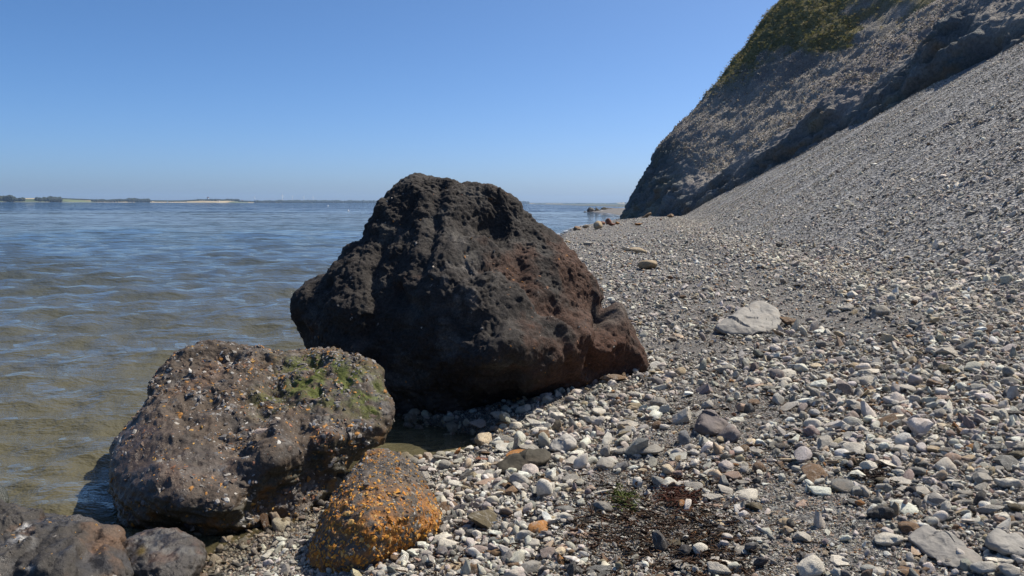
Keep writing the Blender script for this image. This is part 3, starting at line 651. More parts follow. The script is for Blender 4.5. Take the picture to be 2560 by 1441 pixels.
# ------------------------------------------------------------------ pebbles
PAL = dict(white=(.68, .665, .63), pale=(.52, .51, .485), lightgrey=(.40, .39, .375), grey=(.25, .246, .24), slate=(.145, .15, .155), dark=(.062, .060, .062), tan=(.31, .255, .185), cream=(.50, .43, .33), brown=(.16, .105, .065), pink=(.32, .24, .205), orange=(.32, .155, .05), red=(.17, .065, .04), olive=(.085, .072, .045), mauve=(.235, .20, .20), black=(.03, .028, .027))
def pick_cols(n_, weights, r):
    k = list(weights); w_ = np.array([weights[x] for x in k]); c_ = np.array([PAL[x] for x in k])[r.choice(len(k), n_, p=w_ / w_.sum())]
    return np.clip(c_ * r.uniform(.75, 1.22, (n_, 1)) * r.uniform(.95, 1.05, (n_, 3)) * np.array([1.12, 1.05, .94]), 0, .8)
W_BEACH = dict(white=.19, pale=.23, lightgrey=.20, grey=.17, slate=.09, dark=.05, tan=.05, cream=.03, pink=.03, brown=.035, orange=.012, mauve=.03)
W_FINE = dict(white=.10, pale=.16, lightgrey=.20, grey=.17, slate=.08, dark=.07, tan=.08, cream=.04, pink=.05, brown=.05, orange=.025, red=.01)
W_SCREE = dict(white=.13, pale=.30, tan=.03, lightgrey=.30, grey=.22, slate=.09, mauve=.05)
W_COB = dict(white=.16, pale=.26, lightgrey=.26, grey=.14, slate=.05, tan=.05, cream=.04, brown=.03, mauve=.03)
FINE_LINE = [tuple(at(x, y)[:2]) for x, y in [(1760, 960), (1830, 1080), (1930, 1180), (2000, 1290), (2090, 1430)]]
COARSE = [(at(x, y)[:2], r_) for x, y, r_ in [(1420, 1080, .55), (1250, 1230, .45), (2250, 1100, .6), (1180, 1370, .35), (2300, 980, .8), (2400, 900, 1.2)]]
def coarse_w(x, y):
    P = np.stack([x, y, x * 0], -1); w_ = .62 + 1.9 * fbm(P * np.array([1.1, .8, 1]), 3, seed=111)
    d_ = seg_dist(x, y, FINE_LINE); w_ = w_ * (1 - .88 * np.exp(-(d_ / .30) ** 2))
    for (c_, r_) in COARSE: w_ = w_ + .6 * np.exp(-((x - c_[0]) ** 2 + (y - c_[1]) ** 2) / r_ ** 2)
    return np.clip(w_, .04 + .4 * sstep(5, 9, y), 1.4)
def sample(n_, y0, y1, r, dens_pow, xmargin=.9, smin=-.25):
    """positions on the beach in view; density falls as y**-dens_pow"""
    e = 2 - dens_pow; q_ = r.rand(n_); y = (y0 ** e + q_ * (y1 ** e - y0 ** e)) ** (1 / e) if abs(e) > 1e-6 else y0 * (y1 / y0) ** q_
    lo_ = np.maximum(shore_x(y) + smin, -.70 * y - xmargin); hi_ = .70 * y + xmargin
    x = -.70 * y - xmargin + r.rand(n_) * (1.4 * y + 2 * xmargin); k = (x > lo_) & (x < hi_); return x[k], y[k]
def lay(name, n_, y0, y1, smin, smax, weights, seed, label, pw=2.0, coarse=None, coll=None, nk=None, lift=.25, scree=None, sizegrow=0.0):
    r = np.random.RandomState(seed); x, y = sample(n_, y0, y1, r, pw)
    sx = x - toe_x(y)
    keep = np.ones(len(x), bool)
    if coarse is not None: keep &= r.rand(len(x)) < (coarse_w(x, y) if coarse else 1)
    if scree is not None: keep &= (sx > -.6 - r.rand(len(x)) * 1.2) if scree else (sx < .3)
    bx_ = np.interp(y, BASE[::-1, 1] if BASE[0, 1] > BASE[-1, 1] else BASE[:9, 1], BASE[:9, 0]); keep &= (x < bx_ + .2) | (y > 76)
    x, y = x[keep], y[keep]; n_ = len(x)
    z = ground(x, y); s = smin * (smax / smin) ** (r.rand(n_) ** 2.0) * (1 + sizegrow * y)
    scl = s[:, None] * r.uniform(.75, 1.25, (n_, 3)); rot = np.stack([r.normal(size=n_) * .5, r.normal(size=n_) * .5, r.uniform(0, 6.28, n_)], -1)
    if scree: rot[:, :2] *= .8; rot[:, 1] -= .52 * sstep(-.5, 1.0, x - toe_x(y))
    c_ = pick_cols(n_, weights, r)
    if scree:
        bd = fbm(np.stack([x * .05 + y * .06, y * .55 - x * .12, x * 0], -1), 4, .6, seed=118); c_ = c_ * (1 + .55 * bd[:, None]) * np.array([1.04, 1.0, .95]); scl = scl * (1 + .9 * np.clip(bd + .3 * fbm(np.stack([x, y, x * 0], -1) * .5, 2, seed=119), -.5, .6)[:, None])
    else: c_ = c_ * (1 + .25 * fbm(np.stack([x, y, x * 0], -1) * .8, 3, seed=117)[:, None])
    wetk = sstep(.05, -.01, z)[:, None]; c_ = c_ * (1 - .55 * wetk) * (1 - wetk * np.array([.0, .12, .3]))
    nn = nk or len(SRC_KIND)
    scatter(name, coll or src, np.stack([x, y, z + s * r.uniform(-.05, lift, n_)], -1), rot, scl, c_, r.randint(0, nn, n_), label); return n_
cnt = []
cnt.append(lay('gravel', 330000, 2.4, 6.5, .005, .012, W_FINE, 121, 'fine mixed gravel covering the near beach', pw=1.6, scree=False))
cnt.append(lay('small_pebbles', 170000, 2.4, 13, .011, .028, W_BEACH, 122, 'small mixed pebbles strewn over the near beach', pw=1.7, coarse=True, scree=False, lift=.35))
cnt.append(lay('pebbles', 80000, 2.4, 26, .026, .058, W_BEACH, 123, 'mixed grey and white pebbles strewn over the beach', pw=1.45, coarse=True, scree=False, lift=.45))
cnt.append(lay('cobbles', 15000, 3.5, 30, .055, .115, W_COB, 128, 'pale cobbles of the upper beach', pw=1.25, coarse=True, scree=False, lift=.35))
cnt.append(lay('distant_pebbles', 70000, 12, 90, .04, .10, W_BEACH, 124, 'grey pebbles of the distant beach', pw=1.2, scree=False, lift=.2))
cnt.append(lay('scree_chips', 540000, 6, 62, .012, .028, W_SCREE, 125, 'grey stone chips of the scree slope', pw=.9, coll=chips_c, nk=10, scree=True, lift=.3, sizegrow=.028))
cnt.append(lay('scree_stones', 22000, 6, 40, .05, .10, W_SCREE, 126, 'larger grey stones lying on the lower scree', pw=1.5, coll=chips_c, nk=10, scree=True, lift=.3))
# chips lying on the gentle upper part of the cliff
r = np.random.RandomState(127); k = np.where((n2[:, 2] > .58) & (R > 3) & (R < 30) & (Q > 18) & (Q < 80) & (gm < .5))[0]
k = r.choice(k, 50000); nC = len(k); s = r.uniform(.04, .13, nC)
ccc = pick_cols(nC, dict(pale=.2, lightgrey=.4, grey=.35, slate=.05, mauve=.15, tan=.1), r) * np.array([1.0, .95, .85])
scatter('cliff_chips', chips_c, cv2[k] + r.normal(size=(nC, 3)) * .10 * np.array([1, 1, .3]), r.uniform(-1.2, 1.2, (nC, 3)), s[:, None] * r.uniform(.7, 1.3, (nC, 3)), ccc, r.randint(0, 10, nC), 'grey chips lying on the upper cliff face')

# turf on the cliff
m_grass, nt, b = newmat('dry turf'); t = NT(nt); gc_ = t.attr('col', typ='INSTANCER'); t.l.new(gc_, b.inputs['Base Color']); b.inputs['Roughness'].default_value = .7
tl_ = t.node('ShaderNodeBsdfTranslucent'); t.l.new(gc_, tl_.inputs[0]); mg_ = t.node('ShaderNodeMixShader'); mg_.inputs[0].default_value = .35; t.l.new(b.outputs[0], mg_.inputs[1]); t.l.new(tl_.outputs[0], mg_.inputs[2]); t.l.new(mg_.outputs[0], nt.nodes['Material Output'].inputs[0])
tufts = bpy.data.collections.new('tuft shapes')
for i in range(4):
    rg = np.random.RandomState(500 + i); vs, fs = [], []
    for k_ in range(26):
        a = rg.uniform(0, 6.28); p0 = rg.normal(size=2) * .22; ln = rg.uniform(.5, 1.1); lean = rg.uniform(.15, .7); wd_ = .045
        dr = np.array([math.cos(a), math.sin(a)]); sd_ = np.array([-dr[1], dr[0]]) * wd_
        m1 = p0 + dr * lean * ln * .4; m2 = p0 + dr * lean * ln; i0 = len(vs)
        vs += [(*(p0 - sd_), 0), (*(p0 + sd_), 0), (*(m1 + sd_ * .8), ln * .6), (*(m1 - sd_ * .8), ln * .6), (*m2, ln * .95)]
        fs += [(i0, i0 + 1, i0 + 2), (i0, i0 + 2, i0 + 3), (i0 + 3, i0 + 2, i0 + 4)]
    o = bpy.data.objects.new('tuft_shape_%d' % i, mesh_of('tuft', vs, fs, False, None, [m_grass])); tufts.objects.link(o)
k = np.where(gm > .1)[0]; nG = 26000; k = r.choice(k, nG, p=gm[k] / gm[k].sum()); s = r.uniform(.07, .18, nG)
gcl = np.array([(.21, .20, .065), (.27, .24, .09), (.33, .27, .13), (.16, .165, .055)])[r.randint(0, 4, nG)] * r.uniform(.8, 1.2, (nG, 1))
scatter('grass', tufts, cv2[k] + r.normal(size=(nG, 3)) * .12 - np.array([0, 0, .03]), np.stack([r.normal(size=nG) * .2, r.normal(size=nG) * .2 - .3, r.uniform(0, 6.28, nG)], -1), s[:, None] * r.uniform(.8, 1.2, (nG, 3)) * np.array([1.3, 1.3, .55]), gcl, r.randint(0, 4, nG), 'dry green and yellow grass on the cliff crest')

# ------------------------------------------------------------------ single stones
CW = dict(white='white', pale='pale grey', lightgrey='light grey', grey='grey', slate='slate grey', dark='dark grey', tan='tan', cream='cream', brown='brown', pink='pinkish', orange='orange brown', red='red brown', olive='olive brown', mauve='mauve', black='black')
KW = dict(rounded='rounded', cobble='lumpy', angular='angular', slab='flat', block='blocky', flint='knobbly')
# px, py (centre), width px, height px, kind, colour, own label or None
ST = [
 (1536,943,72,46,'block','brown','blocky brown stone against the foot of the huge boulder'),(1570,922,32,26,'flint','white',None),(1651,930,56,20,'block','cream',None),(1700,930,32,24,'rounded','tan',None),
 (1592,984,46,28,'rounded','lightgrey',None),(1647,1007,40,28,'cobble','grey',None),(1707,1041,50,52,'angular','lightgrey',None),
 (1369,996,28,28,'block','pale',None),(1264,1052,62,34,'slab','brown',None),(1335,1058,42,40,'block','white',None),(1476,1045,58,44,'block','pale',None),(1572,1058,54,36,'block','lightgrey',None),
 (1206,1099,50,54,'angular','cream','cream pointed stone at the edge of the rock pool'),(1271,1099,54,42,'block','grey',None),(1358,1090,38,40,'angular','brown',None),(1348,1074,40,30,'flint','white',None),
 (1324,1116,66,30,'slab','grey',None),(1294,1131,68,30,'rounded','orange','rounded orange brown stone lying behind the long grey brown block'),(1356,1166,58,28,'slab','slate',None),
 (1204,1146,42,18,'rounded','red','red brown rounded stone in the rock pool'),(1198,1161,44,24,'rounded','white','white rounded stone at the front of the rock pool'),(1219,1131,46,22,'rounded','brown',None),(1219,1202,60,30,'slab','pink',None),(1196,1189,92,36,'cobble','black','black weed-covered stone in front of the rock pool'),
 (1275,1195,50,28,'slab','lightgrey',None),(1161,1230,50,32,'cobble','pale',None),(1270,1246,48,26,'slab','slate',None),(1121,1264,52,28,'cobble','brown',None),(1219,1296,110,62,'angular','olive','large olive brown angular stone right of the rusty rock'),(1328,1277,60,26,'rounded','tan','tan loaf-shaped stone right of the olive angular stone'),
 (1367,1234,36,30,'rounded','tan',None),(1442,1225,36,24,'rounded','tan',None),(1510,1227,50,28,'slab','pale',None),(1508,1264,54,46,'flint','grey','grey knobbly flint with a dark hollow'),(1628,1127,68,42,'angular','grey',None),(1615,1174,42,26,'slab','cream',None),(1684,1191,46,24,'rounded','pink',None),(1684,1160,34,20,'angular','pink',None),
 (1106,1345,50,42,'rounded','white','bright white rounded stone at the foot of the rusty rock'),(1056,1361,36,30,'flint','white',None),(1159,1327,26,20,'flint','white',None),(1236,1331,36,30,'flint','white',None),(1459,1337,70,28,'slab','pink',None),(1407,1369,38,30,'rounded','pink',None),(994,1393,42,38,'cobble','brown',None),(996,1426,52,32,'flint','pale',None),
 (1163,1401,34,28,'flint','grey',None),(1230,1415,38,30,'flint','slate',None),(1290,1408,44,32,'cobble','brown',None),(1380,1415,42,34,'cobble','grey',None),(1499,1426,72,40,'flint','slate','large blue grey flint at the bottom edge'),(1726,1413,82,42,'rounded','grey','large grey and tan rounded stone near the bottom edge'),(1684,1356,40,30,'cobble','olive',None),(1506,1309,62,34,'block','grey',None),(1380,1349,46,26,'flint','pale',None),(1330,1358,48,34,'flint','lightgrey',None),
 (1814,919,50,40,'cobble','grey',None),(1867,909,48,28,'block','pale',None),(1888,962,56,20,'rounded','pink',None),(1978,935,46,26,'angular','pale',None),(1799,990,40,20,'slab','lightgrey',None),(1830,1068,32,24,'rounded','lightgrey',None),(2034,1058,40,32,'cobble','pale',None),(2047,1181,62,46,'angular','brown','brown angular stone alone on the fine gravel'),(2227,1050,54,40,'angular','brown',None),
 (2141,1123,54,42,'cobble','pale',None),(2259,1120,56,32,'rounded','lightgrey',None),(2207,1102,38,26,'rounded','pale',None),(2240,1090,48,28,'block','pale',None),(2173,1110,34,24,'rounded','mauve',None),(2117,1142,68,24,'slab','grey',None),(2244,1161,84,26,'slab','pale','pale grey flat triangular slab behind the dark weed tuft'),(2376,1122,54,36,'slab','slate',None),(2342,1120,42,30,'angular','tan',None),(2464,1146,90,22,'slab','tan','long tan flat slab near the right edge'),
 (2265,1200,80,36,'block','lightgrey',None),(2214,1202,40,30,'rounded','olive',None),(1869,1236,60,40,'rounded','pale',None),(1837,1187,46,34,'cobble','pink',None),(1816,1223,38,28,'cobble','lightgrey',None),(1800,1264,54,34,'block','pink',None),(1811,1305,48,34,'rounded','cream',None),(1777,1289,50,20,'slab','tan',None),(1878,1305,38,16,'slab','orange',None),(1918,1317,54,28,'angular','dark',None),(1850,1373,58,38,'cobble','grey',None),(1829,1407,54,34,'flint','white',None),
 (2107,1399,58,34,'angular','pale',None),(2269,1266,66,44,'cobble','white','white lumpy stone right of the fine gravel'),(2225,1345,68,52,'flint','pale',None),(2282,1319,56,40,'cobble','brown',None),(2417,1232,38,28,'rounded','grey',None),(2267,1223,42,24,'rounded','lightgrey',None),(2507,1400,64,36,'flint','pale',None),(2293,1435,66,24,'slab','brown',None),
 (2470,983,52,30,'cobble','pale',None),(2471,1009,44,30,'block','brown',None),(2184,926,48,16,'slab','pale',None),(2409,1000,42,28,'block','brown',None),(2096,964,50,20,'slab','lightgrey',None),(2355,1032,34,26,'rounded','grey',None),(2545,1032,48,42,'angular','dark',None),
 (1976,804,48,38,'block','brown','brown block beside the large limestone slab'),(1597,627,48,18,'rounded','tan','tan rounded stone farther up the beach of the two'),(1622,664,52,24,'rounded','tan','tan half-buried rounded stone behind the huge boulder'),(1568,625,34,12,'slab','white',None),(1949,614,16,16,'angular','dark',None),(2208,780,48,28,'cobble','grey',None),(2407,849,34,20,'rounded','tan',None),(2527,778,54,36,'block','pale',None),(2374,879,56,32,'angular','lightgrey',None),(2119,769,36,22,'flint','lightgrey',None),(1997,712,26,16,'angular','dark',None),
 (1496,567,22,16,'cobble','tan','tan lumpy stone near the water by the reddish lumps'),(1464,568,18,12,'rounded','tan',None),(1443,573,22,9,'slab','brown',None),(1470,611,26,14,'angular','grey',None),(1419,606,16,8,'rounded','tan',None),(1521,557,16,10,'cobble','red',None),(1532,562,22,10,'cobble','red',None),(1545,559,14,8,'cobble','orange',None),(1505,560,16,6,'cobble','red',None),(1597,562,18,6,'cobble','orange',None),(1677,541,18,10,'block','brown','dark brown block at the foot of the cliff'),(1652,550,6,5,'cobble','red',None),
 (651,1078,40,18,'slab','mauve','mauve flat stone lying on top of the mossy boulder'),
]
rs = np.random.RandomState(77)
stones = []   # (object, colour word, shape word, x, y)
taken = []
def put_stone(p, wm, hm, kind, colr, label, rz=None, tilt=.12, sink=.16, mesh=None):
    o = obj('beach_stone', mesh or PROTO[kind][rs.randint(5)])
    asp = {'slab': .3, 'block': .52, 'rounded': .55, 'cobble': .62, 'angular': .62, 'flint': .66}[kind]
    sz = hm / asp; dp = wm * rs.uniform(.75, 1.0) / {'slab': 1.0, 'block': .9}.get(kind, .95)
    o.scale = (wm, dp, sz)
    o.rotation_euler = (rs.normal() * tilt, rs.normal() * tilt, rs.uniform(-.5, .5) + (math.pi if rs.rand() < .5 else 0) if rz is None else rz)
    o.location = (p[0], p[1], p[2] + hm * (.5 - sink))
    cc = np.array(PAL[colr]) * rs.uniform(.9, 1.15) * np.array([1.12, 1.04, .90]); o.color = (*np.clip(cc, 0, .75), 1)
    stones.append([o, CW[colr], KW[kind], p[0], p[1], label]); taken.append((p[0], p[1], max(wm, dp) * .5)); return o
for (x, y, w_, h_, kind, colr, lab) in ST:
    if y == 1078 and x == 651:
        p = at_y(651, 1084, 3.92); o = put_stone(p, .082, .03, 'slab', colr, lab, rz=.5, tilt=.05, sink=.1); o.rotation_euler[0] = .45; continue
    p = at(x, y + h_ * .42); dist = (p - CAM) @ _f; k_ = dist / F; wm = w_ * k_
    va = (CAMZ - p[2]) / p[1]; hm = max(.42 * h_, h_ - .8 * w_ * va) * k_; p[1] += wm * .3; p[2] = float(ground(p[0], p[1], False))
    put_stone(p, wm, hm * (1.2 if y < 700 else 1), kind, colr, lab, sink=.05 if y < 700 else .16)
# the biggest single stones, each with its own shape
def shaped_stone(outline, rise, bulge, back, colr, label, pf=.6, seed=1, facet=.05, sub=5):
    '''outline in picture points round the stone; rise: 0 = lies flat on the ground, 1 = stands up from its front edge'''
    o = np.array(outline, float); low = o[:, 1].max(); c_ = o.mean(0); g0 = at(c_[0], low)[1]
    dep = np.array([g0 + (1 - rise) * (at(x, y)[1] - g0) for x, y in o]); cw = g0 + (1 - rise) * (at(*c_)[1] - g0)
    k_ = cw / F; wpx = np.ptp(o[:, 0]); ctrl = [(c_[0] + a * wpx * .3, c_[1] + b_ * np.ptp(o[:, 1]) * .3, bulge * (1 + .35 * math.sin(seed * 3.1 + 2 * a + 5 * b_))) for a in (-1, 0, 1) for b_ in (-1, 0, 1)]
    v, f, px_, py_ = boulder_shape([(x, y, d_) for (x, y), d_ in zip(o, dep)], ctrl, (c_[0], c_[1], cw), sub, back, pf, .5)
    n_ = vnormals(v, f); sz = wpx * k_; q_ = v / sz
    wd_, wc_ = worley(q_ * 2.6 + seed, 400 + seed); d_ = facet * sz * (wc_ - .5) * np.clip(1 - wd_ * .9, 0, 1) + sz * .012 * fbm(q_ * 9, 4, .6, seed=410 + seed) + sz * .02 * (fbm(q_ * 3.5, 3, .5, seed=420 + seed, ridged=True) - .3)
    v = v + n_ * d_[:, None]; base = v.mean(0)
    me = mesh_of('beach_stone', v - base, f, True, None, [M_BIG]); me.set_sharp_from_angle(angle=math.radians(32))
    ob = obj('beach_stone', me, None, base); cc = .46 * np.array(PAL[colr]) * np.array([1.05, 1, .93]); ob.color = (*cc, 1)
    stones.append([ob, CW[colr], 'big', base[0], base[1], label]); taken.append((base[0], base[1], sz * .5)); return ob
M_BIG, nt, b = newmat('big stone'); t = NT(nt); co = t.coords(); oc = t.node('ShaderNodeObjectInfo').outputs['Color']
n1 = t.noise(co, 9, 5, .62); n2_ = t.noise(co, 55, 4, .65)
c = t.mix(1.0, oc, t.mapr(n1, .28, .72, .75, 1.22), 'MULTIPLY'); c = t.mix(1.0, c, t.mapr(n2_, .3, .7, .85, 1.14), 'MULTIPLY')
c = t.mix(t.math('MULTIPLY', t.mapr(t.noise(co, 5, 4, .6), .56, .7), .35), c, (.20, .15, .10)); t.l.new(c, b.inputs['Base Color']); b.inputs['Roughness'].default_value = .8
t.l.new(t.bump(t.math('ADD', t.math('MULTIPLY', n1, .5), t.math('MULTIPLY', n2_, .3)), .6, .02), b.inputs['Normal'])
shaped_stone([(1786,820),(1830,790),(1868,768),(1906,754),(1926,764),(1946,780),(1953,802),(1946,820),(1900,830),(1850,836),(1808,832)], .6, .16, .3, 'pale', 'large pale limestone slab lying on the upper beach', .5, 1, .05, 6)
shaped_stone([(2270,1347),(2316,1316),(2346,1331),(2391,1349),(2414,1372),(2448,1388),(2460,1408),(2424,1420),(2376,1416),(2338,1396),(2300,1370)], .12, .030, .05, 'lightgrey', 'big flat grey shale slab in the bottom right corner', .35, 2, .05, 6)
shaped_stone([(2464,1358),(2478,1332),(2492,1323),(2518,1338),(2560,1350),(2604,1366),(2592,1396),(2555,1392),(2526,1386),(2492,1377),(2470,1369)], .4, .05, .08, 'pale', 'pale wedge-shaped block at the right edge beside the big shale slab', .5, 3, .06)
shaped_stone([(1241,1163),(1260,1150),(1298,1135),(1335,1127),(1358,1124),(1376,1129),(1378,1146),(1369,1154),(1328,1166),(1298,1178),(1260,1187),(1244,1179)], .6, .045, .10, 'olive', 'long grey brown block beside the rock pool', .5, 4, .05)
shaped_stone([(1737,1075),(1744,1050),(1757,1030),(1786,1032),(1799,1047),(1823,1067),(1814,1082),(1786,1090),(1756,1086)], .7, .07, .12, 'mauve', 'large dark mauve angular stone standing on the fine gravel', .7, 5, .12)
shaped_stone([(1374,1121),(1378,1108),(1399,1096),(1412,1086),(1428,1091),(1441,1106),(1438,1118),(1422,1128),(1392,1130)], .7, .05, .09, 'white', 'largest white angular stone below the huge boulder', .7, 6, .10)
# unnamed cobbles filling the near beach
want = 300 - len(stones); r = np.random.RandomState(78); tries = 0
wl_ = dict(W_BEACH, brown=.08, slate=.12, dark=.07, grey=.2, olive=.03)
while want > 0 and tries < 6000:
    tries += 1
    px_ = r.uniform(980, 2550); py_ = 900 + 540 * r.rand() ** .8
    p = at(px_, py_)
    if p[2] < .02 or r.rand() > float(coarse_w(np.array([p[0]]), np.array([p[1]]))[0]): continue
    wm = r.uniform(.05, .085) * (1 + .05 * p[1])
    if any(math.hypot(p[0] - a, p[1] - b_) < (c_ + wm * .4) for a, b_, c_ in taken): continue
    if px_ < 1110 and py_ < 1330: continue
    if px_ < 1500 and py_ < 1010: continue
    kind = KINDS[r.choice(6, p=[.22, .22, .16, .14, .12, .14])]
    kk = list(wl_); colr = kk[r.choice(len(kk), p=np.array([wl_[z_] for z_ in kk]) / sum(wl_.values()))]
    put_stone(p, wm, wm * {'slab': .22, 'block': .5, 'rounded': .5, 'cobble': .55, 'angular': .55, 'flint': .6}[kind], kind, colr, None); want -= 1
# labels: own words for the striking ones, the others by colour, shape and order out from a striking one
marks = [(s_[3], s_[4], s_[5]) for s_ in stones if s_[5]] 
short = {m[2]: m[2] for m in marks}
SHORT = [('blocky brown stone against', 'the brown block by the huge boulder'), ('large dark mauve', 'the large mauve angular stone'), ('cream pointed', 'the cream pointed pool stone'), ('largest white angular', 'the largest white angular stone'), ('rounded orange brown', 'the rounded orange brown stone'), ('long grey brown', 'the long grey brown block'), ('red brown rounded', 'the red pool stone'), ('white rounded stone at the front', 'the white pool stone'), ('black weed', 'the black weedy stone'), ('large olive', 'the large olive angular stone'), ('tan loaf', 'the tan loaf-shaped stone'), ('grey knobbly flint', 'the flint with a dark hollow'), ('bright white', 'the bright white stone'), ('large blue grey', 'the large blue grey flint'), ('large grey and tan', 'the large grey and tan stone'), ('brown angular stone alone', 'the lone brown angular stone'), ('pale grey flat tri', 'the pale triangular slab'), ('long tan flat', 'the long tan slab'), ('white lumpy', 'the white lumpy stone'), ('big flat grey', 'the big shale slab'), ('pale wedge', 'the pale wedge-shaped block'), ('large pale limestone', 'the large limestone slab'), ('brown block beside', 'the brown limestone-side block'), ('tan rounded stone farther', 'the far tan rounded stone'), ('tan half-buried', 'the half-buried tan stone'), ('tan lumpy', 'the tan lumpy stone by the water'), ('dark brown block', 'the brown block under the cliff')]
def short_of(l):
    for a, b_ in SHORT:
        if l.startswith(a): return b_
    return None
groups = {}
for s_ in stones:
    if s_[5]: tag(s_[0], s_[5], 'stone', 'single stones on the beach'); continue
    best = min((m for m in marks if short_of(m[2])), key=lambda m: math.hypot(m[0] - s_[3], (m[1] - s_[4]) * .7))
    groups.setdefault((s_[1], s_[2], short_of(best[2])), []).append((math.hypot(best[0] - s_[3], best[1] - s_[4]), s_))
ORD = ['nearest', 'second', 'third', 'fourth', 'fifth', 'sixth', 'seventh', 'eighth', 'ninth', 'tenth', 'eleventh', 'twelfth']
for (cw, kw, mk), lst in groups.items():
    lst.sort(key=lambda a: a[0])
    for i, (_, s_) in enumerate(lst):
        lab = f'{cw} {kw} cobble near {mk}' if len(lst) == 1 else (f'{cw} {kw} cobble closest to {mk}' if i == 0 else f'{ORD[min(i, 11)]} {cw} {kw} cobble out from {mk}')
        tag(s_[0], lab, 'stone', 'single stones on the beach')

# rocks of the far spit beyond the headland
def far_rock(px_, py_, w_, h_, colr, kind, y, label):
    p = at_y(px_, py_ + h_ * .5, y); k_ = y / F
    o = obj('spit_rock', PROTO[kind][rs.randint(5)]); o.scale = (w_ * k_ * 1.25, w_ * k_, h_ * k_ * 2.5); o.location = (p[0], p[1], max(p[2], -.1) + h_ * k_ * .35)
    o.rotation_euler = (rs.normal() * .1, rs.normal() * .1, rs.uniform(-.5, .5)); o.color = (*PAL[colr], 1); tag(o, label, 'rock', 'rocks on the spit')
for a in [(1478,527,19,10,'black','cobble',158,'dark rounded rock at the seaward tip of the far spit'),(1494,528,12,9,'olive','angular',157,'dark angular rock second from the tip of the far spit'),(1510,526,16,8,'olive','cobble',160,'olive rock in the middle of the far spit'),(1526,521,22,8,'brown','slab',166,'brown topped slab, highest rock of the far spit'),(1528,526,20,6,'tan','rounded',162,'tan rounded rock below the highest rock of the far spit'),(1543,524,10,5,'grey','rounded',168,'small grey rock of the far spit next to the cliff'),(1462,530,5,2,'black','rounded',152,'tiny black rock awash off the far spit'),(1503,531,10,5,'grey','cobble',154,'grey rock on the near side of the far spit'),(1471,533,9,3,'black','slab',148,'low black rock awash in front of the far spit')]: far_rock(*a)

# driftwood at the foot of the cliff
m_wood, nt, b = newmat('weathered wood'); t = NT(nt); co = t.coords()
t.l.new(t.mix(t.mapr(t.noise(co, 5, 4), .35, .65), (.10, .06, .03), (.24, .17, .10)), b.inputs['Base Color']); b.inputs['Roughness'].default_value = .85
def tube(name, pts, rad, mat, parent=None, nseg=8, off=(0, 0, 0)):
    pts = np.array(pts, float); rad = np.array(rad, float); m = len(pts); vs = []
    for i in range(m):
        d_ = pts[min(i + 1, m - 1)] - pts[max(i - 1, 0)]; d_ /= np.linalg.norm(d_); a_ = np.cross(d_, [.2, .9, .3]); a_ /= np.linalg.norm(a_); b_ = np.cross(d_, a_)
        for k_ in range(nseg):
            t_ = 6.2832 * k_ / nseg; vs.append(pts[i] + rad[i] * (a_ * math.cos(t_) + b_ * math.sin(t_)) * (1 + .12 * math.sin(3 * t_ + i)))
    fs = [(i * nseg + k_, i * nseg + (k_ + 1) % nseg, (i + 1) * nseg + (k_ + 1) % nseg) for i in range(m - 1) for k_ in range(nseg)] + [(i * nseg + k_, (i + 1) * nseg + (k_ + 1) % nseg, (i + 1) * nseg + k_) for i in range(m - 1) for k_ in range(nseg)]
    c0 = len(vs); vs += [pts[0], pts[-1]]; fs += [(c0, (k_ + 1) % nseg, k_) for k_ in range(nseg)] + [(c0 + 1, (m - 1) * nseg + k_, (m - 1) * nseg + (k_ + 1) % nseg) for k_ in range(nseg)]
    return obj(name, mesh_of(name, np.array(vs) - np.array(off), fs, True, None, [mat]), parent)
DW = 56.0; kdw = DW / F
g0 = at_y(1608, 549, DW); root = empty('driftwood', g0)
tag(root, 'weathered driftwood log sticking up before the cliff foot', 'driftwood')
P_ = lambda x, y, dy=0: at_y(x, y, DW + dy)
tube('log', [P_(1592, 556), P_(1604, 550), P_(1613, 544), P_(1621, 537), P_(1628, 533)], np.array([3.6, 4.2, 4.5, 4.2, 2.6]) * kdw, m_wood, root, off=g0)
tube('branch', [P_(1608, 549), P_(1594, 552), P_(1582, 555)], np.array([2.6, 2.2, 1.2]) * kdw, m_wood, root, off=g0)
tube('branch', [P_(1616, 545), P_(1614, 549, .3), P_(1609, 554, .4)], np.array([2.2, 1.6, 1.2]) * kdw, m_wood, root, off=g0)

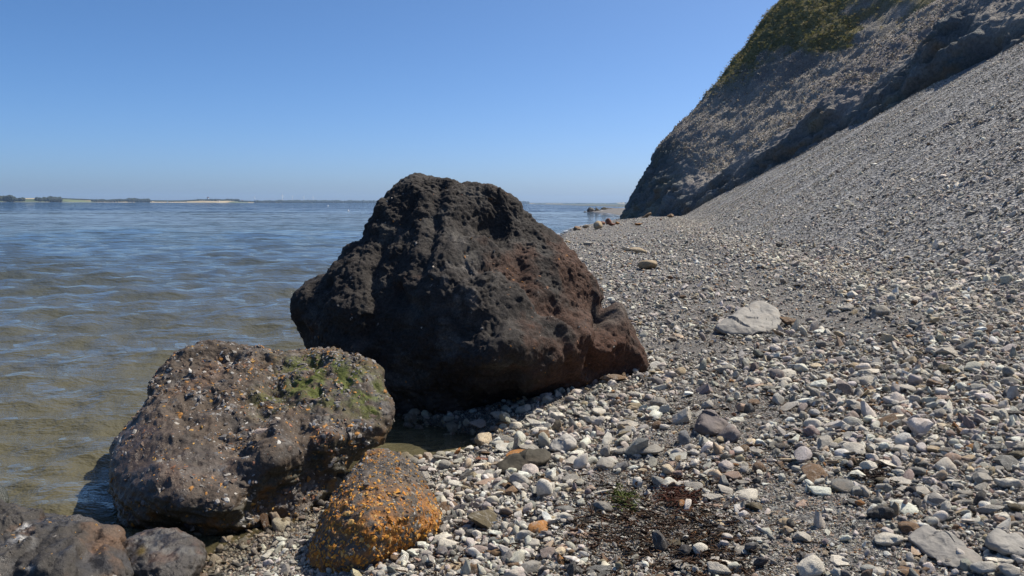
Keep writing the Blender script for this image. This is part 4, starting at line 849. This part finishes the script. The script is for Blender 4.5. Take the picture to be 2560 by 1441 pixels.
# shells
m_shell, nt, b = newmat('shell'); t = NT(nt); co = t.coords()
wv = t.node('ShaderNodeTexWave', wave_type='RINGS'); t.l.new(co, wv.inputs[0]); wv.inputs['Scale'].default_value = 2.5
t.l.new(t.mix(wv.outputs['Fac'], (.62, .57, .5), (.46, .40, .34)), b.inputs['Base Color']); b.inputs['Roughness'].default_value = .5
def shell(px_, py_, w_, label, ribs=9, irr=.0, rz=0):
    nr_, na_ = 12, 54; r_ = np.linspace(0, 1, nr_); a_ = np.linspace(-1.25, 1.25, na_); A, Rr = np.meshgrid(a_, r_)
    rg = np.random.RandomState(int(px_)); edge_ = 1 + irr * np.interp(A, np.linspace(-1.25, 1.25, 9), rg.normal(size=9))
    x = Rr * np.sin(A) * edge_; y = Rr * np.cos(A) * edge_ - .5; z = .36 * np.sin(np.clip(Rr, 0, 1) * math.pi * .5 + .1) * np.cos(A * .9) * (1 - .75 * Rr ** 2) * 1.6 + .022 * np.cos(A * ribs * 2.5) * Rr
    top = np.stack([x, y, z], -1).reshape(-1, 3); bot = top - np.array([0, 0, .05]); fa = grid_faces(nr_, na_); nv = len(top)
    rim = [(i_, j_) for i_, j_ in zip(range((nr_ - 1) * na_, nr_ * na_ - 1), range((nr_ - 1) * na_ + 1, nr_ * na_))]
    fa = np.concatenate([fa, fa[:, ::-1] + nv, np.array([(i_, j_, j_ + nv, i_ + nv) for i_, j_ in rim])])
    o = obj('seashell', mesh_of('seashell', np.concatenate([top, bot]), fa, True, None, [m_shell]))
    p = at(px_, py_); k_ = ((p - CAM) @ _f) / F; o.scale = (w_ * k_ / 1.8,) * 3; o.location = p + np.array([0, 0, .012]); o.rotation_euler = (.35, .1, rz); tag(o, label, 'shell', 'shells among the pebbles')
shell(1516, 1106, 30, 'white ribbed scallop shell among grey stones below the huge boulder', 9, 0, math.pi)
shell(1613, 1336, 34, 'white broken shell on the dark weed', 2, .12, .7)
shell(1435, 1412, 60, 'large grey oyster shell near the bottom edge', 3, .16, 2.2)
shell(1961, 971, 20, 'small white shell on the upper gravel', 7, 0, 2.6)
shell(1838, 1340, 18, 'small pale cockle shell by the cream rounded stone', 8, 0, 3.3)

# ------------------------------------------------------------------ seaweed
m_weed, nt, b = newmat('dried seaweed'); t = NT(nt); t.l.new(t.attr('col'), b.inputs['Base Color']); b.inputs['Roughness'].default_value = .75; b.inputs['Specular IOR Level'].default_value = .2
def weed(patches, seed, base, name, dens=1.0):
    r = np.random.RandomState(seed); V, Fa, Cc = [], [], []; nv = 0; S = 7
    for (px_, py_, rx, ry, n_) in patches:
        n_ = int(n_ * dens)
        c0 = at(px_, py_); k_ = ((c0 - CAM) @ _f) / F; yr = abs(at(px_, py_ - ry)[1] - c0[1]) + .03
        x = c0[0] + r.normal(size=n_) * rx * k_ * 1.0; y = c0[1] + r.normal(size=n_) * yr * 1.1; z = ground(x, y) + .004 + np.abs(r.normal(size=n_)) * .007
        pts = np.zeros((n_, S, 3)); pts[:, 0] = np.stack([x, y, z], -1); hd = r.uniform(0, 6.28, n_); st = r.uniform(.005, .014, n_) * (1 + .04 * c0[1]); cu = r.normal(size=n_) * .5
        for s_ in range(1, S):
            hd = hd + cu + r.normal(size=n_) * .6
            pts[:, s_] = pts[:, s_ - 1] + st[:, None] * np.stack([np.cos(hd), np.sin(hd), r.normal(size=n_) * .22], -1)
        wd_ = r.uniform(.0012, .0035, n_) * (1 + .12 * c0[1]); side = np.stack([-np.sin(hd), np.cos(hd), r.normal(size=n_) * .8], -1) * wd_[:, None]
        A = pts + side[:, None] * np.linspace(1, .4, S)[None, :, None]; B = pts - side[:, None] * np.linspace(1, .4, S)[None, :, None]; Cn = pts + np.array([0, 0, 1.0]) * wd_[:, None, None] * .8
        vv_ = np.stack([A, Cn, B], 2).reshape(n_, -1, 3)
        f0 = np.array([(3 * i_ + j_, 3 * i_ + 3 + j_, 3 * i_ + 3 + (j_ + 1) % 3, 3 * i_ + (j_ + 1) % 3) for i_ in range(S - 1) for j_ in range(3)])
        Fa.append((f0[None] + (nv + np.arange(n_) * S * 3)[:, None, None]).reshape(-1, 4)); nv += n_ * S * 3; V.append(vv_.reshape(-1, 3))
        cc = np.array(base)[r.randint(0, len(base), n_)] * r.uniform(.7, 1.3, (n_, 1)); Cc.append(np.repeat(cc, S * 3, 0))
    return obj(name, mesh_of(name, np.concatenate(V), np.concatenate(Fa), True, {'col': np.concatenate(Cc)}, [m_weed]))
DK = [(.016, .013, .011), (.035, .021, .014), (.028, .019, .013), (.065, .032, .018), (.085, .048, .024)]
w_o = weed([(1650,1310,130,45,900),(1560,1375,150,40,650),(1690,1350,90,40,500),(1830,856,50,14,160),(1640,785,60,20,200),(2285,880,70,20,260),(1720,1195,70,20,320),(1110,1392,110,40,420),(1780,1400,90,35,400),(2010,655,120,22,300),(1900,640,60,14,120),(1990,835,60,12,160),(2200,985,160,30,420),(1960,1000,100,25,260),(1560,1225,120,30,260),(1930,1130,60,20,160),(2330,1000,120,30,220),(1680,1040,60,20,200),(1120,1190,90,25,160),(1440,1290,120,20,240),(1620,905,60,15,120),(2140,1080,70,25,200)], 131, DK, 'seaweed', .42)
tag(w_o, 'dark dried seaweed strands matted over the pebbles', kind='stuff')
tag(weed([(1697,1246,20,12,260)], 132, [(.06, .018, .010), (.04, .014, .009), (.085, .028, .014)], 'red_weed_tuft'), 'red brown seaweed tuft on the gravel left of the pink stones', 'seaweed', 'single weed tufts')
tag(weed([(2172,1178,22,14,420)], 133, DK[:2], 'black_weed_tuft'), 'black bushy seaweed tuft left of the pale triangular slab', 'seaweed', 'single weed tufts')
tag(weed([(1560,1253,12,8,80)], 134, [(.07, .09, .015), (.045, .06, .012)], 'green_weed_tuft'), 'small green seaweed tuft beside the flint with a dark hollow', 'seaweed', 'single weed tufts')

# ------------------------------------------------------------------ far shore
# px, distance, land height px above the water line
FS = [(-1500,2600,7),(-900,2700,9),(-420,2700,9),(-200,2700,10),(0,2700,9),(60,2750,8),(66,2800,10),(100,2850,10.5),(104,2850,6),(150,3000,6),(165,3100,7.5),(185,3200,6.5),(240,3500,4.5),(300,3800,4.5),(340,4000,5.5),(375,4100,5),(385,4200,4.2),(430,4400,3.8),(470,4600,4.5),(510,4700,7),(545,4700,5.5),(570,4800,7),(600,4800,5),(640,5000,3.4),(700,5400,2.8),(760,6000,2.6),(860,6600,3),(960,7000,3.4),(1100,7800,2.8),(1250,8600,2.2),(1340,9000,1.8),(1440,9300,1.6),(1530,9400,2.2),(1552,9400,4.4),(1640,9400,5),(1800,9400,5)]
fs = np.array(FS, float); npx = 330; gx = np.unique(np.concatenate([np.linspace(-1500, -420, 40), np.linspace(-420, 1800, npx)])); npx = len(gx); gd = np.interp(gx, fs[:, 0], fs[:, 1]); gh = np.interp(gx, fs[:, 0], fs[:, 2])
shp = [(0, -.3), (.01, .0), (.03, .10), (.06, .32), (.3, .7), (.7, 1.0), (1.2, .95), (2.0, .6), (3, -.5)]
vs = []
for i in range(npx):
    dx_ = (gx[i] - W / 2) / F
    for (a_, b_) in shp:
        y_ = gd[i] + a_ * 260; vs.append((dx_ * y_, y_, -.5 + max(b_, -.2) * gh[i] * gd[i] / F + .6))
vs = np.array(vs); vs[:, 2] += fbm(vs * .004, 3, seed=141) * 2.0 * (vs[:, 2] > 3)
m_land, nt, b = newmat('far fields'); t = NT(nt); co = t.coords()
mp = t.node('ShaderNodeMapping'); t.l.new(co, mp.inputs[0]); mp.inputs['Scale'].default_value = (1, .5, 0)
vf = t.node('ShaderNodeSeparateColor'); t.l.new(t.voro(mp.outputs[0], .0052, 'Color'), vf.inputs[0])
c = t.ramp(vf.outputs[0], [(0, (.05, .07, .03)), (.32, (.30, .23, .11)), (.55, (.10, .12, .045)), (.72, (.38, .30, .16)), (.9, (.07, .09, .035))], 'CONSTANT')
ps = t.node('ShaderNodeSeparateXYZ'); t.l.new(co, ps.inputs[0]); c = t.mix(t.mapr(ps.outputs[2], .3, .9, 1, 0), c, (.30, .27, .21))
t.l.new(c, b.inputs['Base Color']); b.inputs['Roughness'].default_value = .95
land = obj('far_shore', mesh_of('far_shore', vs, grid_faces(npx, len(shp)), True, None, [m_land])); tag(land, 'low far shore of fields across the water', kind='structure')
# far woods: separate crowns, read as one mass
m_leaf, nt, b = newmat('far foliage'); t = NT(nt); t.l.new(t.attr('col', typ='INSTANCER'), b.inputs['Base Color']); b.inputs['Roughness'].default_value = .9
crowns = bpy.data.collections.new('crown shapes')
for i in range(4):
    v, f = ico(3); rr_ = 1 + .45 * fbm(v * 2.2 + 9 * i, 3, seed=150 + i); vv_ = v * rr_[:, None] * np.array([.5, .5, .62]) + np.array([0, 0, .5])
    o = bpy.data.objects.new('crown_shape_%d' % i, mesh_of('crown', vv_, f, False, None, [m_leaf])); crowns.objects.link(o)
r = np.random.RandomState(160); TP, TS = [], []
for (x0, x1, hpx, n_, off) in [(-1480,-400,14,1500,.06),(-400,40,17,900,.04),(40,66,9,90,.06),(54,64,12,40,.05),(97,131,11.5,160,.06),(131,157,13,160,.03),(160,188,5.5,60,.9),(186,240,7,160,.8),(236,290,7.5,280,.05),(286,330,8,260,.05),(325,378,10,300,.03),(378,470,4.6,300,.1),(465,500,5.5,120,.3),(497,538,9.5,200,.3),(540,600,9.5,300,.3),(600,640,5,140,.1),(640,700,6.0,300,.02),(700,960,7.0,1100,.0),(960,1320,6.2,1000,.0),(1320,1540,2.8,260,.1),(1550,1800,5,300,.1)]:
    px_ = r.uniform(x0, x1, n_); d_ = np.interp(px_, fs[:, 0], fs[:, 1]); hh = hpx * d_ / F
    land_h = np.interp(px_, fs[:, 0], fs[:, 2]) * d_ / F; a_ = off + r.rand(n_) * .35
    zt = np.interp(a_, [q_[0] for q_ in shp], [q_[1] for q_ in shp]) * land_h
    y_ = d_ + a_ * 260; s_ = np.clip(hh * (.82 + .35 * fbm(np.stack([px_ * .06, a_ * 3, px_ * 0], -1), 3, seed=163)) * r.uniform(.8, 1.1, n_) - zt, 5, 26)
    TP.append(np.stack([(px_ - W / 2) / F * y_, y_, zt - .1], -1)); TS.append(s_)
TP = np.concatenate(TP); TS = np.concatenate(TS); nT = len(TP)
tc = np.array([(.012, .020, .012), (.016, .025, .013), (.009, .015, .010), (.02, .027, .013)])[r.randint(0, 4, nT)]
scatter('far_woods', crowns, TP, np.stack([TS * 0, TS * 0, r.uniform(0, 6.28, nT)], -1), np.stack([np.maximum(TS, 9) * 1.25, np.maximum(TS, 9) * 1.25, TS], -1), tc, r.randint(0, 4, nT), 'dark green woods along the far shore')
m_white, nt, b = newmat('white paint'); t = NT(nt); t.l.new(t.mix(t.noise(t.coords(), .4, 2), (.78, .78, .77), (.70, .70, .69)), b.inputs['Base Color']); b.inputs['Roughness'].default_value = .5
m_roof, nt, b = newmat('roof tile'); t = NT(nt); t.l.new(t.mix(t.noise(t.coords(), .6, 3), (.20, .08, .05), (.13, .06, .04)), b.inputs['Base Color'])
m_win, nt, b = newmat('window glass'); t = NT(nt); t.l.new(t.mix(t.noise(t.coords(), .8, 2), (.03, .035, .04), (.05, .055, .06)), b.inputs['Base Color']); b.inputs['Roughness'].default_value = .15
def box_mesh(name, x0, x1, y0, y1, z0, z1, mat):
    v = [(x, y, z) for z in (z0, z1) for y in (y0, y1) for x in (x0, x1)]
    return mesh_of(name, v, [(0, 2, 3, 1), (4, 5, 7, 6), (0, 1, 5, 4), (2, 6, 7, 3), (0, 4, 6, 2), (1, 3, 7, 5)], False, None, [mat])
def house(px_, w_, h_, a_, label):
    d_ = np.interp(px_, fs[:, 0], fs[:, 1]); lh = np.interp(px_, fs[:, 0], fs[:, 2]) * d_ / F
    y_ = d_ + a_ * 260; z_ = np.interp(a_, [q_[0] for q_ in shp], [q_[1] for q_ in shp]) * lh - .5
    e = empty('far_house', ((px_ - W / 2) / F * y_, y_, z_)); tag(e, label, 'house', 'houses on the far shore')
    obj('wall', box_mesh('wall', -w_ / 2, w_ / 2, 0, 9, -1, h_, m_white), e)
    rv = [(-w_ / 2 - .4, -.4, h_ + .02), (w_ / 2 + .4, -.4, h_ + .02), (w_ / 2 + .4, 9.4, h_ + .02), (-w_ / 2 - .4, 9.4, h_ + .02), (-w_ / 2 - .4, 4.5, h_ * 1.5), (w_ / 2 + .4, 4.5, h_ * 1.5)]
    me = bpy.data.meshes.new('roof'); me.from_pydata(rv, [], [(0, 1, 5, 4), (2, 3, 4, 5), (1, 2, 5), (3, 0, 4), (0, 3, 2, 1)]); me.materials.append(m_roof); obj('roof', me, e)
    for k_ in range(3):
        x = (-.3 + .3 * k_) * w_; obj('window', box_mesh('window', x - .7, x + .7, -.06, .05, h_ * .4, h_ * .7, m_win), e)
house(523, 9, 14, .62, 'tall white house on the wooded knoll of the far shore')
house(549, 12, 5, .2, 'small white house low on the far shore beneath the second knoll')
house(660, 14, 7, .12, 'white house by the far beach below the wind turbines')
house(608, 10, 6, .35, 'small house on the far shore between the knoll and the turbines')
# sailing boat
d_ = 3600.0; e = empty('sailing_boat', ((423.5 - W / 2) / F * d_, d_, .1)); tag(e, 'tiny white sailing boat before the far shore', 'boat')
hv = np.array([(-4, -1, .2), (4.6, 0, .9), (-4, 1, .2), (-4, -1.2, 1.2), (5, 0, 1.5), (-4, 1.2, 1.2), (0, -1.6, 1.2), (0, 1.6, 1.2), (0, -1.2, .1), (0, 1.2, .1)])
me = bpy.data.meshes.new('hull'); me.from_pydata(hv.tolist(), [], [(3, 6, 8, 0), (6, 4, 1, 8), (4, 7, 9, 1), (7, 5, 2, 9), (5, 3, 0, 2), (3, 5, 7, 4, 6), (0, 8, 1, 9, 2)]); me.materials.append(m_white); obj('hull', me, e)
me = bpy.data.meshes.new('sail'); me.from_pydata([(.3, -.03, 2), (-3.6, -.03, 2), (.3, -.03, 10.5), (.3, .03, 2), (-3.6, .03, 2), (.3, .03, 10.5)], [], [(0, 1, 2), (5, 4, 3), (0, 3, 4, 1), (1, 4, 5, 2), (2, 5, 3, 0)]); me.materials.append(m_white); obj('sail', me, e)
tube('mast', [(.4, 0, 1.2), (.4, 0, 11)], [.08, .05], m_white, e)
# wind turbines
def turbine(px_, tip, d_, rotr, a0, label):
    k_ = d_ / F; hub = tip * k_; e = empty('wind_turbine', ((px_ - W / 2) / F * d_, d_, 3)); tag(e, label, 'wind turbine', 'wind turbines on the far shore')
    tube('tower', [(0, 0, 0), (0, 0, hub * .5), (0, 0, hub)], [2.2, 1.8, 1.2], m_white, e)
    obj('nacelle', box_mesh('nacelle', -1.4, 1.4, -2.4, 5, hub - 1.2, hub + 1.6, m_white), e)
    tube('hub', [(0, -2.4, hub + .2), (0, -4.4, hub + .2)], [1.3, .5], m_white, e)
    for q_ in range(3):
        an = a0 + q_ * 2.0944; dr = np.array([math.sin(an), 0, math.cos(an)]); c0 = np.array([0, -3.4, hub + .2]); sd_ = np.array([dr[2], 0, -dr[0]])
        vs_ = []
        for (u_, w_) in ((.0, .9), (.2, 1.5), (.6, .9), (1.0, .25)):
            for (sx_, sy_) in ((-1, 0), (0, .35), (1, 0), (0, -.35)): vs_.append(c0 + dr * rotr * k_ * u_ + sd_ * w_ * sx_ + np.array([0, w_ * sy_, 0]))
        fs_ = [(4 * i_ + j_, 4 * i_ + (j_ + 1) % 4, 4 * i_ + 4 + (j_ + 1) % 4, 4 * i_ + 4 + j_) for i_ in range(3) for j_ in range(4)] + [(12, 13, 14, 15), (3, 2, 1, 0)]
        obj('blade', mesh_of('blade', vs_, fs_, True, None, [m_white]), e)
for a in [(640,13,6200,6,.5,'leftmost wind turbine on the far shore, apart from the others'),(709,17,6000,7,.15,'tallest wind turbine on the far shore, second from the left'),(734,15,6300,6,.9,'middle wind turbine of the five on the far shore'),(762,14,6500,6,.6,'fourth wind turbine from the left on the far shore'),(785,13.5,6600,6,.05,'wind turbine nearest the huge boulder, last of the five')]: turbine(*a)
# floats
def float_buoy(px_, py_, s_, label):
    d_ = CAMZ / ((py_ - 509.5 - .004 * (px_ - 1280)) / F); p = at_y(px_, py_, d_); e = empty('buoy', (p[0], p[1], 0)); tag(e, label, 'buoy', 'small floats on the sea')
    v, f = ico(3); vv_ = v * np.array([.5, .5, .38]) * s_ + np.array([0, 0, .12 * s_]); obj('float', mesh_of('float', vv_, f, True, None, [m_white]), e); tube('stem', [(0, 0, .4 * s_), (0, 0, .95 * s_)], [.09 * s_, .06 * s_], m_white, e)
float_buoy(820, 515.5, .7, 'farther tiny white buoy left of the huge boulder')
float_buoy(871, 527.5, .36, 'nearer tiny white buoy left of the huge boulder')

# ------------------------------------------------------------------ haze
bm = bmesh.new(); bmesh.ops.create_cube(bm, size=1.0)
for q_ in bm.verts: q_.co = Vector((q_.co.x * 36000, q_.co.y * 17000 + 7000, (q_.co.z + .5) * 150 - 8))
me = bpy.data.meshes.new('haze'); bm.to_mesh(me); bm.free()
m_haze = bpy.data.materials.new('haze'); m_haze.use_nodes = True; nt = m_haze.node_tree; nt.nodes.remove(nt.nodes['Principled BSDF'])
pv = nt.nodes.new('ShaderNodeVolumePrincipled'); pv.inputs['Density'].default_value = 6e-5; pv.inputs['Color'].default_value = (.50, .72, 1, 1); pv.inputs['Anisotropy'].default_value = .2
nt.links.new(pv.outputs[0], nt.nodes['Material Output'].inputs['Volume']); me.materials.append(m_haze)
hz = obj('haze', me); tag(hz, 'thin bluish sea haze', kind='stuff')
print('SCATTER', cnt, 'stones', len(stones))
